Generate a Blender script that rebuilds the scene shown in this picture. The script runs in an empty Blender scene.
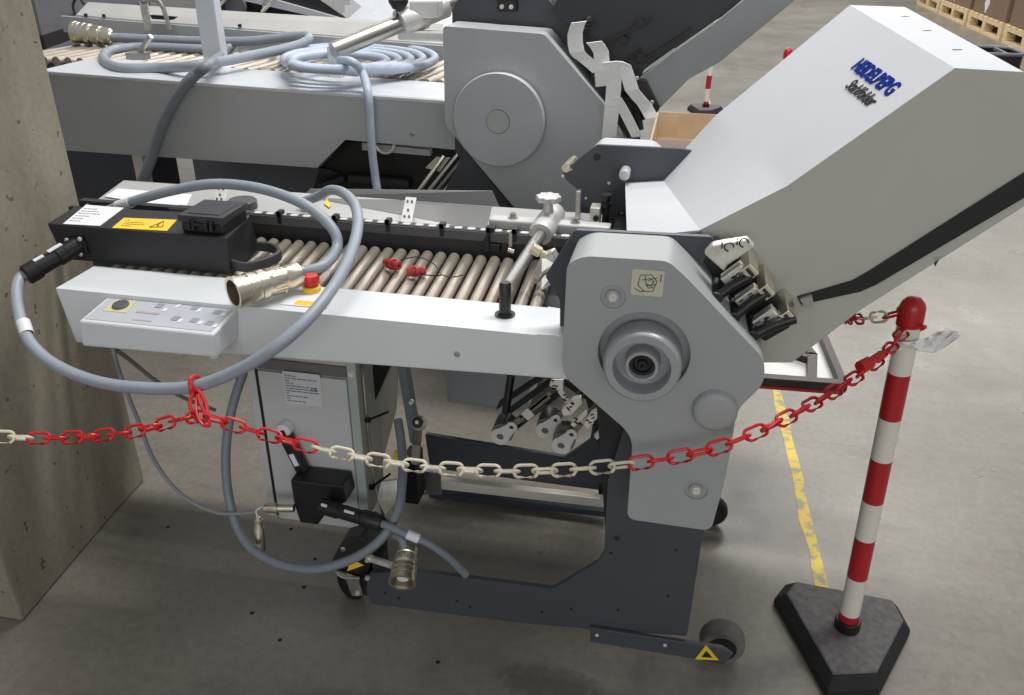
import bpy, bmesh, math, random
from mathutils import Vector, Matrix
random.seed(7)
C = bpy.context.scene.collection
PI = math.pi

# ---------------------------------------------------------------- camera
F = 851.0; CX, CY = 512.0, 347.5; H = 1.6
R = Matrix(((0.97923467, -0.098392, 0.1772526), (0.20263125, 0.44773319, -0.87090503), (0.00632821, 0.88873731, 0.45837316)))
EYE = Vector((0, 0, H))
cam = bpy.data.cameras.new('camera'); camo = bpy.data.objects.new('camera', cam); C.objects.link(camo)
cam.lens = F * 36 / 1024; cam.sensor_width = 36; cam.clip_start = .05; cam.clip_end = 200
camo.matrix_world = Matrix.Translation(EYE) @ R.to_4x4()
bpy.context.scene.camera = camo

def P(px, py, y=None, z=None, x=None):
    """survey point: where the line of sight meets the plane Y=y, Z=z or X=x"""
    d = R @ Vector((px - CX, -(py - CY), -F))
    if y is not None: t = y / d[1]
    elif z is not None: t = (z - H) / d[2]
    else: t = x / d[0]
    return EYE + d * t
def PXZ(pts, y): return [(P(a, b, y=y).x, P(a, b, y=y).z) for a, b in pts]

# ---------------------------------------------------------------- materials
def lin(c):
    c = c / 255
    return c / 12.92 if c <= .04045 else ((c + .055) / 1.055) ** 2.4
def mat(name, rgb, rough=.5, metal=0, var=.08, scale=6, bump=0, bscale=60, alpha=1, coat=0, stretch=None, spec=.5):
    m = bpy.data.materials.new(name); m.use_nodes = True
    nt = m.node_tree; b = nt.nodes['Principled BSDF']
    col = [lin(v) for v in rgb]
    tc = nt.nodes.new('ShaderNodeTexCoord'); mp = nt.nodes.new('ShaderNodeMapping'); nt.links.new(tc.outputs['Object'], mp.inputs[0])
    if stretch: mp.inputs['Scale'].default_value = stretch
    n = nt.nodes.new('ShaderNodeTexNoise'); n.inputs['Scale'].default_value = scale; n.inputs['Detail'].default_value = 6
    nt.links.new(mp.outputs[0], n.inputs['Vector'])
    r = nt.nodes.new('ShaderNodeValToRGB'); nt.links.new(n.outputs['Fac'], r.inputs[0])
    r.color_ramp.elements[0].position = .3; r.color_ramp.elements[1].position = .7
    r.color_ramp.elements[0].color = [v * (1 - var) for v in col] + [1]
    r.color_ramp.elements[1].color = [min(1, v * (1 + var)) for v in col] + [1]
    nt.links.new(r.outputs[0], b.inputs['Base Color'])
    b.inputs['Roughness'].default_value = rough; b.inputs['Metallic'].default_value = metal
    b.inputs['Specular IOR Level'].default_value = spec
    if coat: b.inputs['Coat Weight'].default_value = coat
    if alpha < 1: b.inputs['Alpha'].default_value = alpha
    if bump:
        n2 = nt.nodes.new('ShaderNodeTexNoise'); n2.inputs['Scale'].default_value = bscale; n2.inputs['Detail'].default_value = 4
        nt.links.new(mp.outputs[0], n2.inputs['Vector'])
        bp = nt.nodes.new('ShaderNodeBump'); bp.inputs['Strength'].default_value = bump; bp.inputs['Distance'].default_value = .002
        nt.links.new(n2.outputs['Fac'], bp.inputs['Height']); nt.links.new(bp.outputs[0], b.inputs['Normal'])
    return m
M = dict(
    beam=mat('light_grey_enamel', (212, 217, 220), .38, var=.03),
    cover=mat('blue_grey_plastic', (156, 161, 162), .45, var=.03, bump=.08, bscale=200),
    hoodtop=mat('white_enamel', (190, 192, 197), .7, var=.02, spec=.2),
    hoodside=mat('warm_grey_enamel', (180, 181, 173), .42, var=.03),
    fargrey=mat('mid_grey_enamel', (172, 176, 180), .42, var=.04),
    dark=mat('charcoal_enamel', (68, 72, 80), .42, var=.08),
    darker=mat('dark_steel', (38, 39, 42), .45, var=.15),
    black=mat('black_plastic', (22, 22, 24), .42, var=.15),
    blackmetal=mat('black_powder_coat', (34, 34, 37), .5, var=.1, bump=.1, bscale=400),
    rubber=mat('grey_rubber', (110, 104, 102), .8, var=.2, scale=30, bump=.3, bscale=300),
    basegrey=mat('recycled_rubber', (98, 95, 96), .85, var=.25, scale=60, bump=.5, bscale=250),
    baseblack=mat('black_rubber', (28, 27, 29), .8, var=.2, scale=60, bump=.4, bscale=250),
    steel=mat('brushed_steel', (185, 182, 176), .32, metal=.9, var=.1, scale=12, stretch=(1, 1, 12)),
    roller=mat('worn_roller_steel', (176, 167, 154), .34, metal=.5, var=.22, scale=25, stretch=(1, .12, 1)),
    sheet=mat('sheet_steel', (190, 190, 188), .32, metal=.3, var=.08, scale=5),
    sheetdark=mat('dull_sheet_steel', (120, 120, 120), .35, metal=.6, var=.08, scale=5),
    nickel=mat('nickel', (224, 216, 198), .3, metal=1, var=.12, scale=20),
    alu=mat('cast_aluminium', (205, 205, 203), .4, metal=.35, var=.06, bump=.15, bscale=200),
    bright=mat('bright_zinc', (222, 220, 212), .3, metal=.5, var=.2, scale=40),
    white=mat('white_plastic', (226, 226, 224), .45, var=.03),
    paper=mat('white_label', (224, 226, 230), .5, var=.02),
    ink=mat('printed_ink', (50, 50, 52), .85, spec=.1),
    faintink=mat('faint_grey_print', (150, 152, 156), .6),
    yellow=mat('yellow_label', (232, 198, 52), .5, var=.05),
    red=mat('red_plastic', (196, 32, 34), .38, var=.08, scale=30),
    darkred=mat('dull_red_plastic', (160, 46, 46), .45, var=.15, scale=60),
    redpaint=mat('signal_red', (178, 30, 38), .35, var=.05),
    whitepaint=mat('signal_white', (228, 224, 214), .35, var=.04),
    chainwhite=mat('ivory_plastic', (212, 205, 184), .42, var=.06, scale=30),
    hose=mat('blue_grey_hose', (146, 155, 166), .42, var=.05, scale=30),
    hosedark=mat('slate_hose', (122, 130, 140), .45, var=.05, scale=30),
    palehose=mat('pale_blue_hose', (176, 188, 206), .38, var=.05, scale=20),
    brass=mat('ivory_knob', (214, 204, 170), .4, var=.1),
    sticker=mat('beige_sticker', (196, 194, 172), .5, var=.03),
    blue=mat('blue_lettering', (8, 40, 130), .85, var=.02, spec=.05),
    card=mat('cardboard', (192, 168, 138), .8, var=.12, scale=8),
    carddark=mat('brown_packing_tape', (92, 74, 54), .5, var=.1),
    wood=mat('pallet_wood', (220, 196, 156), .8, var=.2, scale=8, stretch=(1, 6, 6)),
    brown=mat('brown_carton', (126, 104, 86), .8, var=.1, scale=3),
    film=mat('clear_film', (250, 250, 250), .25, var=.03, alpha=.93, bump=.8, bscale=25),
    strap=mat('white_fabric_strap', (232, 233, 232), .7, var=.04),
    brownmetal=mat('bronze_blackened', (58, 50, 47), .4, metal=.3, var=.1),
    slab=mat('slate_blue_grey', (108, 110, 118), .45, var=.08),
)
def floor_mat():
    m = bpy.data.materials.new('sealed_grey_floor'); m.use_nodes = True; nt = m.node_tree; b = nt.nodes['Principled BSDF']; L = nt.links.new
    tc = nt.nodes.new('ShaderNodeTexCoord')
    def noise(s, d=6, rgh=.6):
        n = nt.nodes.new('ShaderNodeTexNoise'); n.inputs['Scale'].default_value = s; n.inputs['Detail'].default_value = d; n.inputs['Roughness'].default_value = rgh
        L(tc.outputs['Object'], n.inputs['Vector']); return n
    def ramp(src, a, ca, z, cz):
        r = nt.nodes.new('ShaderNodeValToRGB'); L(src, r.inputs[0]); e = r.color_ramp.elements
        e[0].position = a; e[1].position = z; e[0].color = ca; e[1].color = cz; return r
    def mix(t, f, a, c):
        x = nt.nodes.new('ShaderNodeMixRGB'); x.blend_type = t
        if isinstance(f, float): x.inputs[0].default_value = f
        else: L(f, x.inputs[0])
        L(a, x.inputs[1]); L(c, x.inputs[2]); return x
    g = lambda *c: [lin(v) for v in c] + [1]
    base = ramp(noise(1.3, 8).outputs['Fac'], .3, g(114, 109, 100), .72, g(142, 137, 128))
    fine = ramp(noise(40, 5).outputs['Fac'], .35, (.86, .86, .86, 1), .7, (1.05, 1.05, 1.05, 1))
    c1 = mix('MULTIPLY', 1.0, base.outputs[0], fine.outputs[0])
    streak_n = nt.nodes.new('ShaderNodeTexNoise'); mp = nt.nodes.new('ShaderNodeMapping'); mp.inputs['Rotation'].default_value = (0, 0, .5); mp.inputs['Scale'].default_value = (1.2, 9, 1)
    L(tc.outputs['Object'], mp.inputs[0]); L(mp.outputs[0], streak_n.inputs['Vector']); streak_n.inputs['Scale'].default_value = 2; streak_n.inputs['Detail'].default_value = 8
    st = ramp(streak_n.outputs['Fac'], .56, (1, 1, 1, 1), .78, (.8, .79, .77, 1))
    c2 = mix('MULTIPLY', 1.0, c1.outputs[0], st.outputs[0])
    sp = ramp(noise(95, 2).outputs['Fac'], .71, (1, 1, 1, 1), .75, (.45, .43, .4, 1))
    c3 = mix('MULTIPLY', .7, c2.outputs[0], sp.outputs[0])
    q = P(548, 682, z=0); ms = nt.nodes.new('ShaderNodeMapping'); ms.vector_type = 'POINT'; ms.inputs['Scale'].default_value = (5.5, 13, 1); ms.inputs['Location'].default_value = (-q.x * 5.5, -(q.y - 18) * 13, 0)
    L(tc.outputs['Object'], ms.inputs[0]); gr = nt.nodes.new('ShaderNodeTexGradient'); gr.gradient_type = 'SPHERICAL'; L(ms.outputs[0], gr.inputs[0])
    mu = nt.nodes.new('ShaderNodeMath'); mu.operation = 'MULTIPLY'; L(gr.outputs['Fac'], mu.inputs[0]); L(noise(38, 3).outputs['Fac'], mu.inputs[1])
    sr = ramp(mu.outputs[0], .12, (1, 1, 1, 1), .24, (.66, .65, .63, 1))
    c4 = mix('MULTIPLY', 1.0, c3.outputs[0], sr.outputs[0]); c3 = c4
    L(c3.outputs[0], b.inputs['Base Color'])
    rr = ramp(noise(5, 5).outputs['Fac'], .3, (.26, .26, .26, 1), .7, (.42, .42, .42, 1)); L(rr.outputs[0], b.inputs['Roughness'])
    bp = nt.nodes.new('ShaderNodeBump'); bp.inputs['Strength'].default_value = .15; bp.inputs['Distance'].default_value = .003
    L(noise(18, 6).outputs['Fac'], bp.inputs['Height']); L(bp.outputs[0], b.inputs['Normal'])
    return m
def concrete_mat():
    m = bpy.data.materials.new('cast_concrete'); m.use_nodes = True; nt = m.node_tree; b = nt.nodes['Principled BSDF']; L = nt.links.new
    tc = nt.nodes.new('ShaderNodeTexCoord'); g = lambda *c: [lin(v) for v in c] + [1]
    def tex(s, d, sc=(1, 1, 1)):
        mp = nt.nodes.new('ShaderNodeMapping'); mp.inputs['Scale'].default_value = sc; L(tc.outputs['Object'], mp.inputs[0])
        n = nt.nodes.new('ShaderNodeTexNoise'); n.inputs['Scale'].default_value = s; n.inputs['Detail'].default_value = d; L(mp.outputs[0], n.inputs['Vector']); return n
    def ramp(src, a, ca, z, cz):
        r = nt.nodes.new('ShaderNodeValToRGB'); L(src, r.inputs[0]); e = r.color_ramp.elements
        e[0].position = a; e[1].position = z; e[0].color = ca; e[1].color = cz; return r
    a = ramp(tex(3, 8, (1, 2, .6)).outputs['Fac'], .3, g(128, 120, 104), .7, g(158, 152, 136))
    f = ramp(tex(60, 6).outputs['Fac'], .3, (.88, .88, .87, 1), .7, (1.05, 1.05, 1.05, 1))
    pit = ramp(tex(42, 3).outputs['Fac'], .675, (1, 1, 1, 1), .70, (.35, .33, .3, 1))
    x = nt.nodes.new('ShaderNodeMixRGB'); x.blend_type = 'MULTIPLY'; x.inputs[0].default_value = 1; L(a.outputs[0], x.inputs[1]); L(f.outputs[0], x.inputs[2])
    y = nt.nodes.new('ShaderNodeMixRGB'); y.blend_type = 'MULTIPLY'; y.inputs[0].default_value = .9; L(x.outputs[0], y.inputs[1]); L(pit.outputs[0], y.inputs[2])
    L(y.outputs[0], b.inputs['Base Color']); b.inputs['Roughness'].default_value = .85
    bp = nt.nodes.new('ShaderNodeBump'); bp.inputs['Strength'].default_value = .4; bp.inputs['Distance'].default_value = .004
    L(pit.outputs[0], bp.inputs['Height']); L(bp.outputs[0], b.inputs['Normal'])
    return m
def yellow_floor_mat():
    m = bpy.data.materials.new('worn_yellow_paint'); m.use_nodes = True; nt = m.node_tree; b = nt.nodes['Principled BSDF']; L = nt.links.new
    tc = nt.nodes.new('ShaderNodeTexCoord'); n = nt.nodes.new('ShaderNodeTexNoise'); n.inputs['Scale'].default_value = 28; n.inputs['Detail'].default_value = 8
    L(tc.outputs['Object'], n.inputs['Vector']); r = nt.nodes.new('ShaderNodeValToRGB'); L(n.outputs['Fac'], r.inputs[0])
    e = r.color_ramp.elements; e[0].position = .4; e[1].position = .52
    e[0].color = [lin(v) for v in (150, 144, 118)] + [1]; e[1].color = [lin(v) for v in (212, 184, 62)] + [1]
    L(r.outputs[0], b.inputs['Base Color']); b.inputs['Roughness'].default_value = .45
    return m
M['floor'] = floor_mat(); M['concrete'] = concrete_mat(); M['floorline'] = yellow_floor_mat()

# ---------------------------------------------------------------- object helpers
ORG = {}
def link(o, parent, origin):
    C.objects.link(o); pw = ORG[parent.name] if parent else Vector((0, 0, 0))
    o.location = origin - pw
    if parent: o.parent = parent
    ORG[o.name] = origin
def thing(name, label, cat, loc, group=None):
    o = bpy.data.objects.new(name, None); o.empty_display_size = .1
    link(o, None, Vector(loc)); o['label'] = label; o['category'] = cat
    if group: o['group'] = group
    return o
def obj(name, bm, m, parent=None, bevel=0, seg=2, smooth=False, label=None):
    bmesh.ops.recalc_face_normals(bm, faces=bm.faces)
    xs = [v.co for v in bm.verts]
    c = Vector([(min(v[i] for v in xs) + max(v[i] for v in xs)) / 2 for i in range(3)])
    for v in bm.verts: v.co -= c
    me = bpy.data.meshes.new(name); 
    if smooth:
        for f in bm.faces: f.smooth = True
    bm.to_mesh(me); bm.free()
    if smooth: me.set_sharp_from_angle(angle=math.radians(38))
    me.materials.append(m if not isinstance(m, str) else M[m])
    o = bpy.data.objects.new(name, me); link(o, parent, c)
    if bevel:
        b = o.modifiers.new('bevel', 'BEVEL'); b.width = bevel; b.segments = seg; b.limit_method = 'ANGLE'; b.angle_limit = math.radians(25)
        b.harden_normals = False
    if label: o['label'] = label
    return o
def tag(o, label, cat, group=None):
    o['label'] = label; o['category'] = cat
    if group: o['group'] = group
    return o
def struct(name, bm, m, **k):
    o = obj(name, bm, m, **k); o['kind'] = 'structure'; return o
def nb(): return bmesh.new()
def box(bm, x0, x1, y0, y1, z0, z1):
    v = [bm.verts.new((x, y, z)) for z in (z0, z1) for y in (y0, y1) for x in (x0, x1)]
    for f in ((0, 1, 3, 2), (4, 6, 7, 5), (0, 4, 5, 1), (2, 3, 7, 6), (0, 2, 6, 4), (1, 5, 7, 3)): bm.faces.new([v[i] for i in f])
    return bm
def hexa(bm, a, b):
    """solid between two matching loops of 3D points"""
    va = [bm.verts.new(p) for p in a]; vb = [bm.verts.new(p) for p in b]
    bm.faces.new(va); bm.faces.new(vb[::-1]); n = len(va)
    for i in range(n): bm.faces.new((va[i], va[(i + 1) % n], vb[(i + 1) % n], vb[i]))
    return bm
def obox(bm, c, ax, ay, az):
    """box centred at c with half-axis vectors"""
    c, ax, ay, az = map(Vector, (c, ax, ay, az))
    a = [c - ax - ay - az, c + ax - ay - az, c + ax + ay - az, c - ax + ay - az]
    return hexa(bm, a, [p + 2 * az for p in a])
def rounded(pts, r, n=5):
    out = []; N = len(pts); rr = r if isinstance(r, (list, tuple)) else [r] * N
    for i in range(N):
        a, p, b = Vector(pts[i - 1]), Vector(pts[i]), Vector(pts[(i + 1) % N])
        u, w = (a - p), (b - p); k = min(rr[i], u.length * .45, w.length * .45)
        if k < 1e-5: out.append(tuple(p)); continue
        s, e = p + u.normalized() * k, p + w.normalized() * k
        for j in range(n + 1):
            t = j / n; out.append(tuple((1 - t) ** 2 * s + 2 * t * (1 - t) * p + t * t * e))
    return out
def circ(cx, cz, r, n=40): return [(cx + r * math.cos(2 * PI * i / n), cz + r * math.sin(2 * PI * i / n)) for i in range(n)]
def plate(bm, outer, y0, y1, holes=()):
    """XZ outline extruded from y0 to y1; holes = [(loop, depth or None for through)]"""
    def loop(pts, y): return [bm.verts.new((p[0], y, p[1])) for p in pts]
    def ring(vs): return [bm.edges.new((vs[i], vs[(i + 1) % len(vs)])) for i in range(len(vs))]
    f, b = loop(outer, y0), loop(outer, y1)
    ef, eb = ring(f), ring(b); n = len(f)
    for i in range(n): bm.faces.new((f[i], f[(i + 1) % n], b[(i + 1) % n], b[i]))
    for pts, d in holes:
        hf = loop(pts, y0); ef += ring(hf); hb = loop(pts, y1 if d is None else y0 + d); k = len(hf)
        for i in range(k): bm.faces.new((hf[i], hf[(i + 1) % k], hb[(i + 1) % k], hb[i]))
        if d is None: eb += ring_get(bm, hb)
        else: bm.faces.new(hb)
    bmesh.ops.triangle_fill(bm, edges=ef, use_beauty=True, normal=(0, -1, 0))
    bmesh.ops.triangle_fill(bm, edges=eb, use_beauty=True, normal=(0, 1, 0))
    return bm
def ring_get(bm, vs): return [bm.edges.get((vs[i], vs[(i + 1) % len(vs)])) or bm.edges.new((vs[i], vs[(i + 1) % len(vs)])) for i in range(len(vs))]
def basis(d):
    d = Vector(d).normalized(); h = Vector((0, 0, 1)) if abs(d.z) < .9 else Vector((1, 0, 0))
    u = d.cross(h).normalized(); return d, u, u.cross(d)
def lathe(bm, p, d, prof, n=28):
    """prof = [(distance along d, radius)]"""
    p = Vector(p); d, u, w = basis(d); prev = None
    for t, r in prof:
        if r < 1e-6: cur = [bm.verts.new(p + d * t)]
        else: cur = [bm.verts.new(p + d * t + (u * math.cos(2 * PI * i / n) + w * math.sin(2 * PI * i / n)) * r) for i in range(n)]
        if prev:
            if len(prev) == 1 and len(cur) > 1:
                for i in range(n): bm.faces.new((prev[0], cur[i], cur[(i + 1) % n]))
            elif len(cur) == 1 and len(prev) > 1:
                for i in range(n): bm.faces.new((prev[i], cur[0], prev[(i + 1) % n]))
            elif len(cur) > 1:
                for i in range(n): bm.faces.new((prev[i], cur[i], cur[(i + 1) % n], prev[(i + 1) % n]))
        prev = cur
    return bm
def cyl(bm, a, b, r, n=24, r2=None):
    a, b = Vector(a), Vector(b); L = (b - a).length; r2 = r if r2 is None else r2
    return lathe(bm, a, b - a, [(0, 0), (0, r), (L, r2), (L, 0)], n)
def catmull(pts, k=8, closed=False):
    pts = [Vector(p) for p in pts]; out = []; n = len(pts)
    rng = range(n) if closed else range(n - 1)
    for i in rng:
        if closed: a, b, c, d = pts[i - 1], pts[i], pts[(i + 1) % n], pts[(i + 2) % n]
        else: a, b, c, d = pts[max(i - 1, 0)], pts[i], pts[i + 1], pts[min(i + 2, n - 1)]
        for j in range(k):
            t = j / k
            out.append(.5 * ((2 * b) + (c - a) * t + (2 * a - 5 * b + 4 * c - d) * t * t + (3 * b - a - 3 * c + d) * t ** 3))
    if not closed: out.append(pts[-1])
    return out
def tube(bm, path, r, n=12, closed=False, flat=None):
    path = [Vector(p) for p in path]; N = len(path); rings = []; up = None
    for i, p in enumerate(path):
        if closed: d = path[(i + 1) % N] - path[i - 1]
        else: d = path[min(i + 1, N - 1)] - path[max(i - 1, 0)]
        d.normalize()
        if up is None: _, u, w = basis(d)
        else:
            w = (up - d * up.dot(d)).normalized(); u = w.cross(d)
        up = w; rings.append([bm.verts.new(p + (u * math.cos(2 * PI * j / n) + w * math.sin(2 * PI * j / n)) * r) for j in range(n)])
    for i in range(N if closed else N - 1):
        a, b = rings[i], rings[(i + 1) % N]
        for j in range(n): bm.faces.new((a[j], a[(j + 1) % n], b[(j + 1) % n], b[j]))
    if not closed: bm.faces.new(rings[0][::-1]); bm.faces.new(rings[-1])
    return bm
def ribbon(bm, path, wv, t=.0015):
    """flat band along a path, wv = half width vector(s)"""
    path = [Vector(p) for p in path]; wv = Vector(wv); rows = []
    for i, p in enumerate(path):
        d = (path[min(i + 1, len(path) - 1)] - path[max(i - 1, 0)]).normalized(); nn = d.cross(wv).normalized() * t
        rows.append([bm.verts.new(q) for q in (p - wv - nn, p + wv - nn, p + wv + nn, p - wv + nn)])
    for a, b in zip(rows, rows[1:]):
        for j in range(4): bm.faces.new((a[j], a[(j + 1) % 4], b[(j + 1) % 4], b[j]))
    bm.faces.new(rows[0]); bm.faces.new(rows[-1]); return bm
def screw(bm, p, d=(0, -1, 0), r=.005, h=.003):
    return lathe(bm, p, d, [(0, 0), (0, r), (h * .6, r), (h, r * .75), (h, r * .4), (h * .4, r * .35), (h * .4, 0)], 14)
def pt(e):  # (px, py, 'y'|'z', value)
    return P(e[0], e[1], **{e[2]: e[3]})
def text_bm(s, size, o, ux, uy, depth=.0008, bold=0, shear=0, spacing=1):
    cu = bpy.data.curves.new('lettering', 'FONT'); cu.body = s; cu.size = size; cu.extrude = depth; cu.offset = bold; cu.shear = shear; cu.space_character = spacing
    to = bpy.data.objects.new('lettering', cu); C.objects.link(to)
    dg = bpy.context.evaluated_depsgraph_get(); me = bpy.data.meshes.new_from_object(to.evaluated_get(dg))
    bm = nb(); bm.from_mesh(me); bpy.data.objects.remove(to); bpy.data.meshes.remove(me); bpy.data.curves.remove(cu)
    ux, uy = Vector(ux).normalized(), Vector(uy).normalized(); uz = ux.cross(uy)
    for v in bm.verts: v.co = Vector(o) + ux * v.co.x + uy * v.co.y + uz * v.co.z
    return bm
def lines_bm(o, ux, uy, w, h, rows, seed=1, thick=.45, lift=.0006):
    """rows of unreadable fine print"""
    rnd = random.Random(seed); bm = nb(); o, ux, uy = Vector(o), Vector(ux).normalized(), Vector(uy).normalized(); un = ux.cross(uy)
    for i in range(rows):
        y = h * (1 - (i + .5) / rows); x = 0
        while x < w * .96:
            l = min(w * rnd.uniform(.05, .16), w - x); th = h / rows * thick / 2
            obox(bm, o + ux * (x + l / 2) + uy * y + un * lift, ux * l / 2, uy * th, un * .0002); x += l + w * .03
            if rnd.random() < .12: break
    return bm
def decal(name, c, ux, uy, w, h, m, parent, t=.0006, r=.004):
    c, ux, uy = Vector(c), Vector(ux).normalized(), Vector(uy).normalized(); un = ux.cross(uy)
    pts = rounded([(-w / 2, -h / 2), (w / 2, -h / 2), (w / 2, h / 2), (-w / 2, h / 2)], r, 3)
    return obj(name, hexa(nb(), [c + ux * a + uy * b for a, b in pts], [c + ux * a + uy * b + un * t for a, b in pts]), m, parent)

# ================================================================ SETTING
bm = nb(); box(bm, -25, 25, -6, 42, -.2, 0); struct('floor', bm, 'floor')
# concrete pillar on the left: right-hand face plus the recessed rear strip
cf = P(23, 622, z=0); cr = P(145, 481, z=0); cm = P(120, 507, z=0)
xF = (cf.x) ; bm = nb()
hexa(bm, [(-2.6, cf.y, 0), (cf.x, cf.y, 0), (cm.x, cm.y, 0), (cr.x, cr.y, 0), (-2.6, cr.y, 0)],
     [(-2.6, cf.y, 4.2), (cf.x, cf.y, 4.2), (cm.x, cm.y, 4.2), (cr.x, cr.y, 4.2), (-2.6, cr.y, 4.2)])
struct('wall_left', bm, 'concrete', bevel=.008)
# far hall walls and ceiling (only ever seen in reflections or from beside)
M['plaster'] = mat('hall_wall_paint', (190, 190, 186), .8)
bm = nb(); box(bm, -25, 25, 42, 42.3, 0, 7.5); struct('wall_back', bm, 'plaster')

for i, (a, b) in enumerate(((291, 529), (315, 559), (304, 587), (252, 613), (168, 527), (280, 640), (438, 662))):
    bm = nb(); q = P(a, b, z=0); lathe(bm, (q.x, q.y, .0001), (0, 0, 1), [(0, 0), (0, .006), (.0006, .005), (.0006, 0)], 10); struct('trim_%d' % (i + 2), bm, 'ink')
# worn yellow floor line
bm = nb(); rnd = random.Random(3); L0, L1 = [], []
for i in range(60):
    y = 1.80 + i * .11 if i < 59 else 8.6
    x = .471 + (y - 1.835) * -.047; wob = (rnd.random() - .5) * .008; w = .017 + (rnd.random() - .5) * .007
    L0.append((x - w + wob, y)); L1.append((x + w + wob, y))
lp = L0 + L1[::-1]
hexa(bm, [(a, b, .0002) for a, b in lp], [(a, b, .0012) for a, b in lp])
struct('trim_1', bm, 'floorline')

# ================================================================ NEAR MACHINE
fm = thing('folding_machine', 'light grey paper folding machine in the foreground with tilted white hood and roller conveyor', 'machine', (-.2, 1.7, 0))
YB = 1.39
# --- conveyor side beam
top = [(P(57, 290, z=.9).x, .9), (-.232, .9), (-.20, .9), (-.155, .9)]
poly = [(-1.245, .9), (-.16, .9), (-.16, .812), (-1.228, .775)]
bm = nb(); plate(bm, poly, YB, 1.515); beam = obj('side_beam', bm, 'beam', fm, bevel=.004, smooth=False)
bm = nb()
hexa(bm, [(-.236, YB - .001, .9), (-.15, YB + .006, .9), (-.15, 1.50, .9), (-.236, 1.515, .9)], [(-.236, YB - .001, .9018), (-.15, YB + .006, .9018), (-.15, 1.50, .9018), (-.236, 1.515, .9018)])
obj('end_plate', bm, 'beam', beam)
for a, b in ((457, 354), (384, 347)):
    q = P(a, b, y=YB)
    if a == 457: obj('screw', screw(nb(), q, r=.006), 'steel', beam)
# --- control panel
A = [P(78, 321, y=1.30), P(213, 335, y=1.30), P(217, 358, y=1.305), P(82, 346, y=1.305)]
B = [P(107, 297, y=YB), P(238, 309, y=YB), P(238, 338, y=YB), P(107, 338, y=YB)]
bm = nb(); hexa(bm, A, B); cp = obj('control_panel', bm, 'beam', fm, bevel=.005, seg=3)
o0, oX, oY = A[0], (A[1] - A[0]), (B[0] - A[0]); un = oX.cross(oY).normalized()
if un.z < 0: un = -un
def pp(u, v, l=.001): return o0 + oX * u + (oY * (1 - u) + (B[1] - A[1]) * u) * v + un * l
bm = nb(); hexa(bm, [pp(.03, .1, .0003), pp(.97, .1, .0003), pp(.97, .95, .0003), pp(.03, .95, .0003)], [pp(.03, .1, .001), pp(.97, .1, .001), pp(.97, .95, .001), pp(.03, .95, .001)])
obj('panel_foil', bm, mat('panel_foil_grey', (184, 188, 196), .2, var=.03), cp)
bm = nb(); hexa(bm, [pp(.09, .45, .0012), pp(.27, .45, .0012), pp(.25, .93, .0012), pp(.09, .93, .0012)], [pp(.09, .45, .0018), pp(.27, .45, .0018), pp(.25, .93, .0018), pp(.09, .93, .0018)])
obj('yellow_field', bm, mat('pale_yellow_print', (204, 200, 150), .4), cp)
bm = nb(); cyl(bm, pp(.175, .7, .001), pp(.175, .7, .006), .0165); obj('oval_button', bm, mat('dark_grey_button', (84, 86, 96), .4), cp, bevel=.002)
kg = mat('keypad_grey', (146, 150, 160), .4)
for u, v in ((.68, .8), (.62, .35), (.76, .35), (.86, .72), (.88, .3), (.42, .75)):
    bm = nb(); hexa(bm, [pp(u, v, .0012), pp(u + .05, v, .0012), pp(u + .05, v + .16, .0012), pp(u, v + .16, .0012)], [pp(u, v, .0017), pp(u + .05, v, .0017), pp(u + .05, v + .16, .0017), pp(u, v + .16, .0017)])
    obj('key', bm, kg, cp)
for u, v in ((.735, .72), (.68, .28), (.83, .28), (.93, .64), (.95, .22), (.5, .62), (.56, .8)):
    bm = nb(); hexa(bm, [pp(u, v, .0013), pp(u + .025, v + .04, .0013), pp(u + .025, v + .16, .0013), pp(u, v + .13, .0013)], [pp(u, v, .0019), pp(u + .025, v + .04, .0019), pp(u + .025, v + .16, .0019), pp(u, v + .13, .0019)])
    obj('key_highlight', bm, 'paper', cp)  # white slivers stand in for highlights beside the keys
bm = nb(); hexa(bm, [pp(.33, .5, .0012), pp(.5, .5, .0012), pp(.5, .56, .0012), pp(.33, .56, .0012)], [pp(.33, .5, .0017), pp(.5, .5, .0017), pp(.5, .56, .0017), pp(.33, .56, .0017)])
hexa(bm, [pp(.36, .22, .0012), pp(.5, .22, .0012), pp(.5, .26, .0012), pp(.36, .26, .0012)], [pp(.36, .22, .0017), pp(.5, .22, .0017), pp(.5, .26, .0017), pp(.36, .26, .0017)])
obj('printed_lines', bm, mat('faded_red_print', (186, 160, 166), .4), cp)
q = P(214, 352, y=1.33); bm = nb(); lathe(bm, q + Vector((0, 0, .012)), (0, 0, -1), [(0, 0), (0, .013), (.014, .013), (.018, .011), (.022, .010), (.022, 0)]); obj('cable_gland', bm, 'beam', cp, smooth=True)
# --- rollers
r0 = None; N = 31
for i in range(N):
    x = -1.20 + i * .0315
    y1 = 1.78; sk = .02 * (1 - i / N)
    if r0 is None:
        bm = nb(); lathe(bm, (x, 1.51, .885), (-.03, y1 - 1.51, 0), [(0, 0), (0, .006), (.004, .006), (.004, .0115), (.007, .0127), (.262, .0127), (.265, .0115), (.265, 0)], 20)
        r0 = obj('roller', bm, 'roller', fm, smooth=True); base = r0.location.copy()
    else:
        c = r0.copy(); C.objects.link(c); c.parent = fm; c.location = base + Vector((i * .0315, 0, 0)); c.rotation_euler = (0, 0, -.075 * i / N)
# support trough under the rollers
bm = nb(); box(bm, -1.225, -.2, 1.515, 1.80, .845, .862); box(bm, -1.225, -.2, 1.515, 1.525, .862, .893); obj('roller_trough', bm, 'darker', fm)
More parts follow.
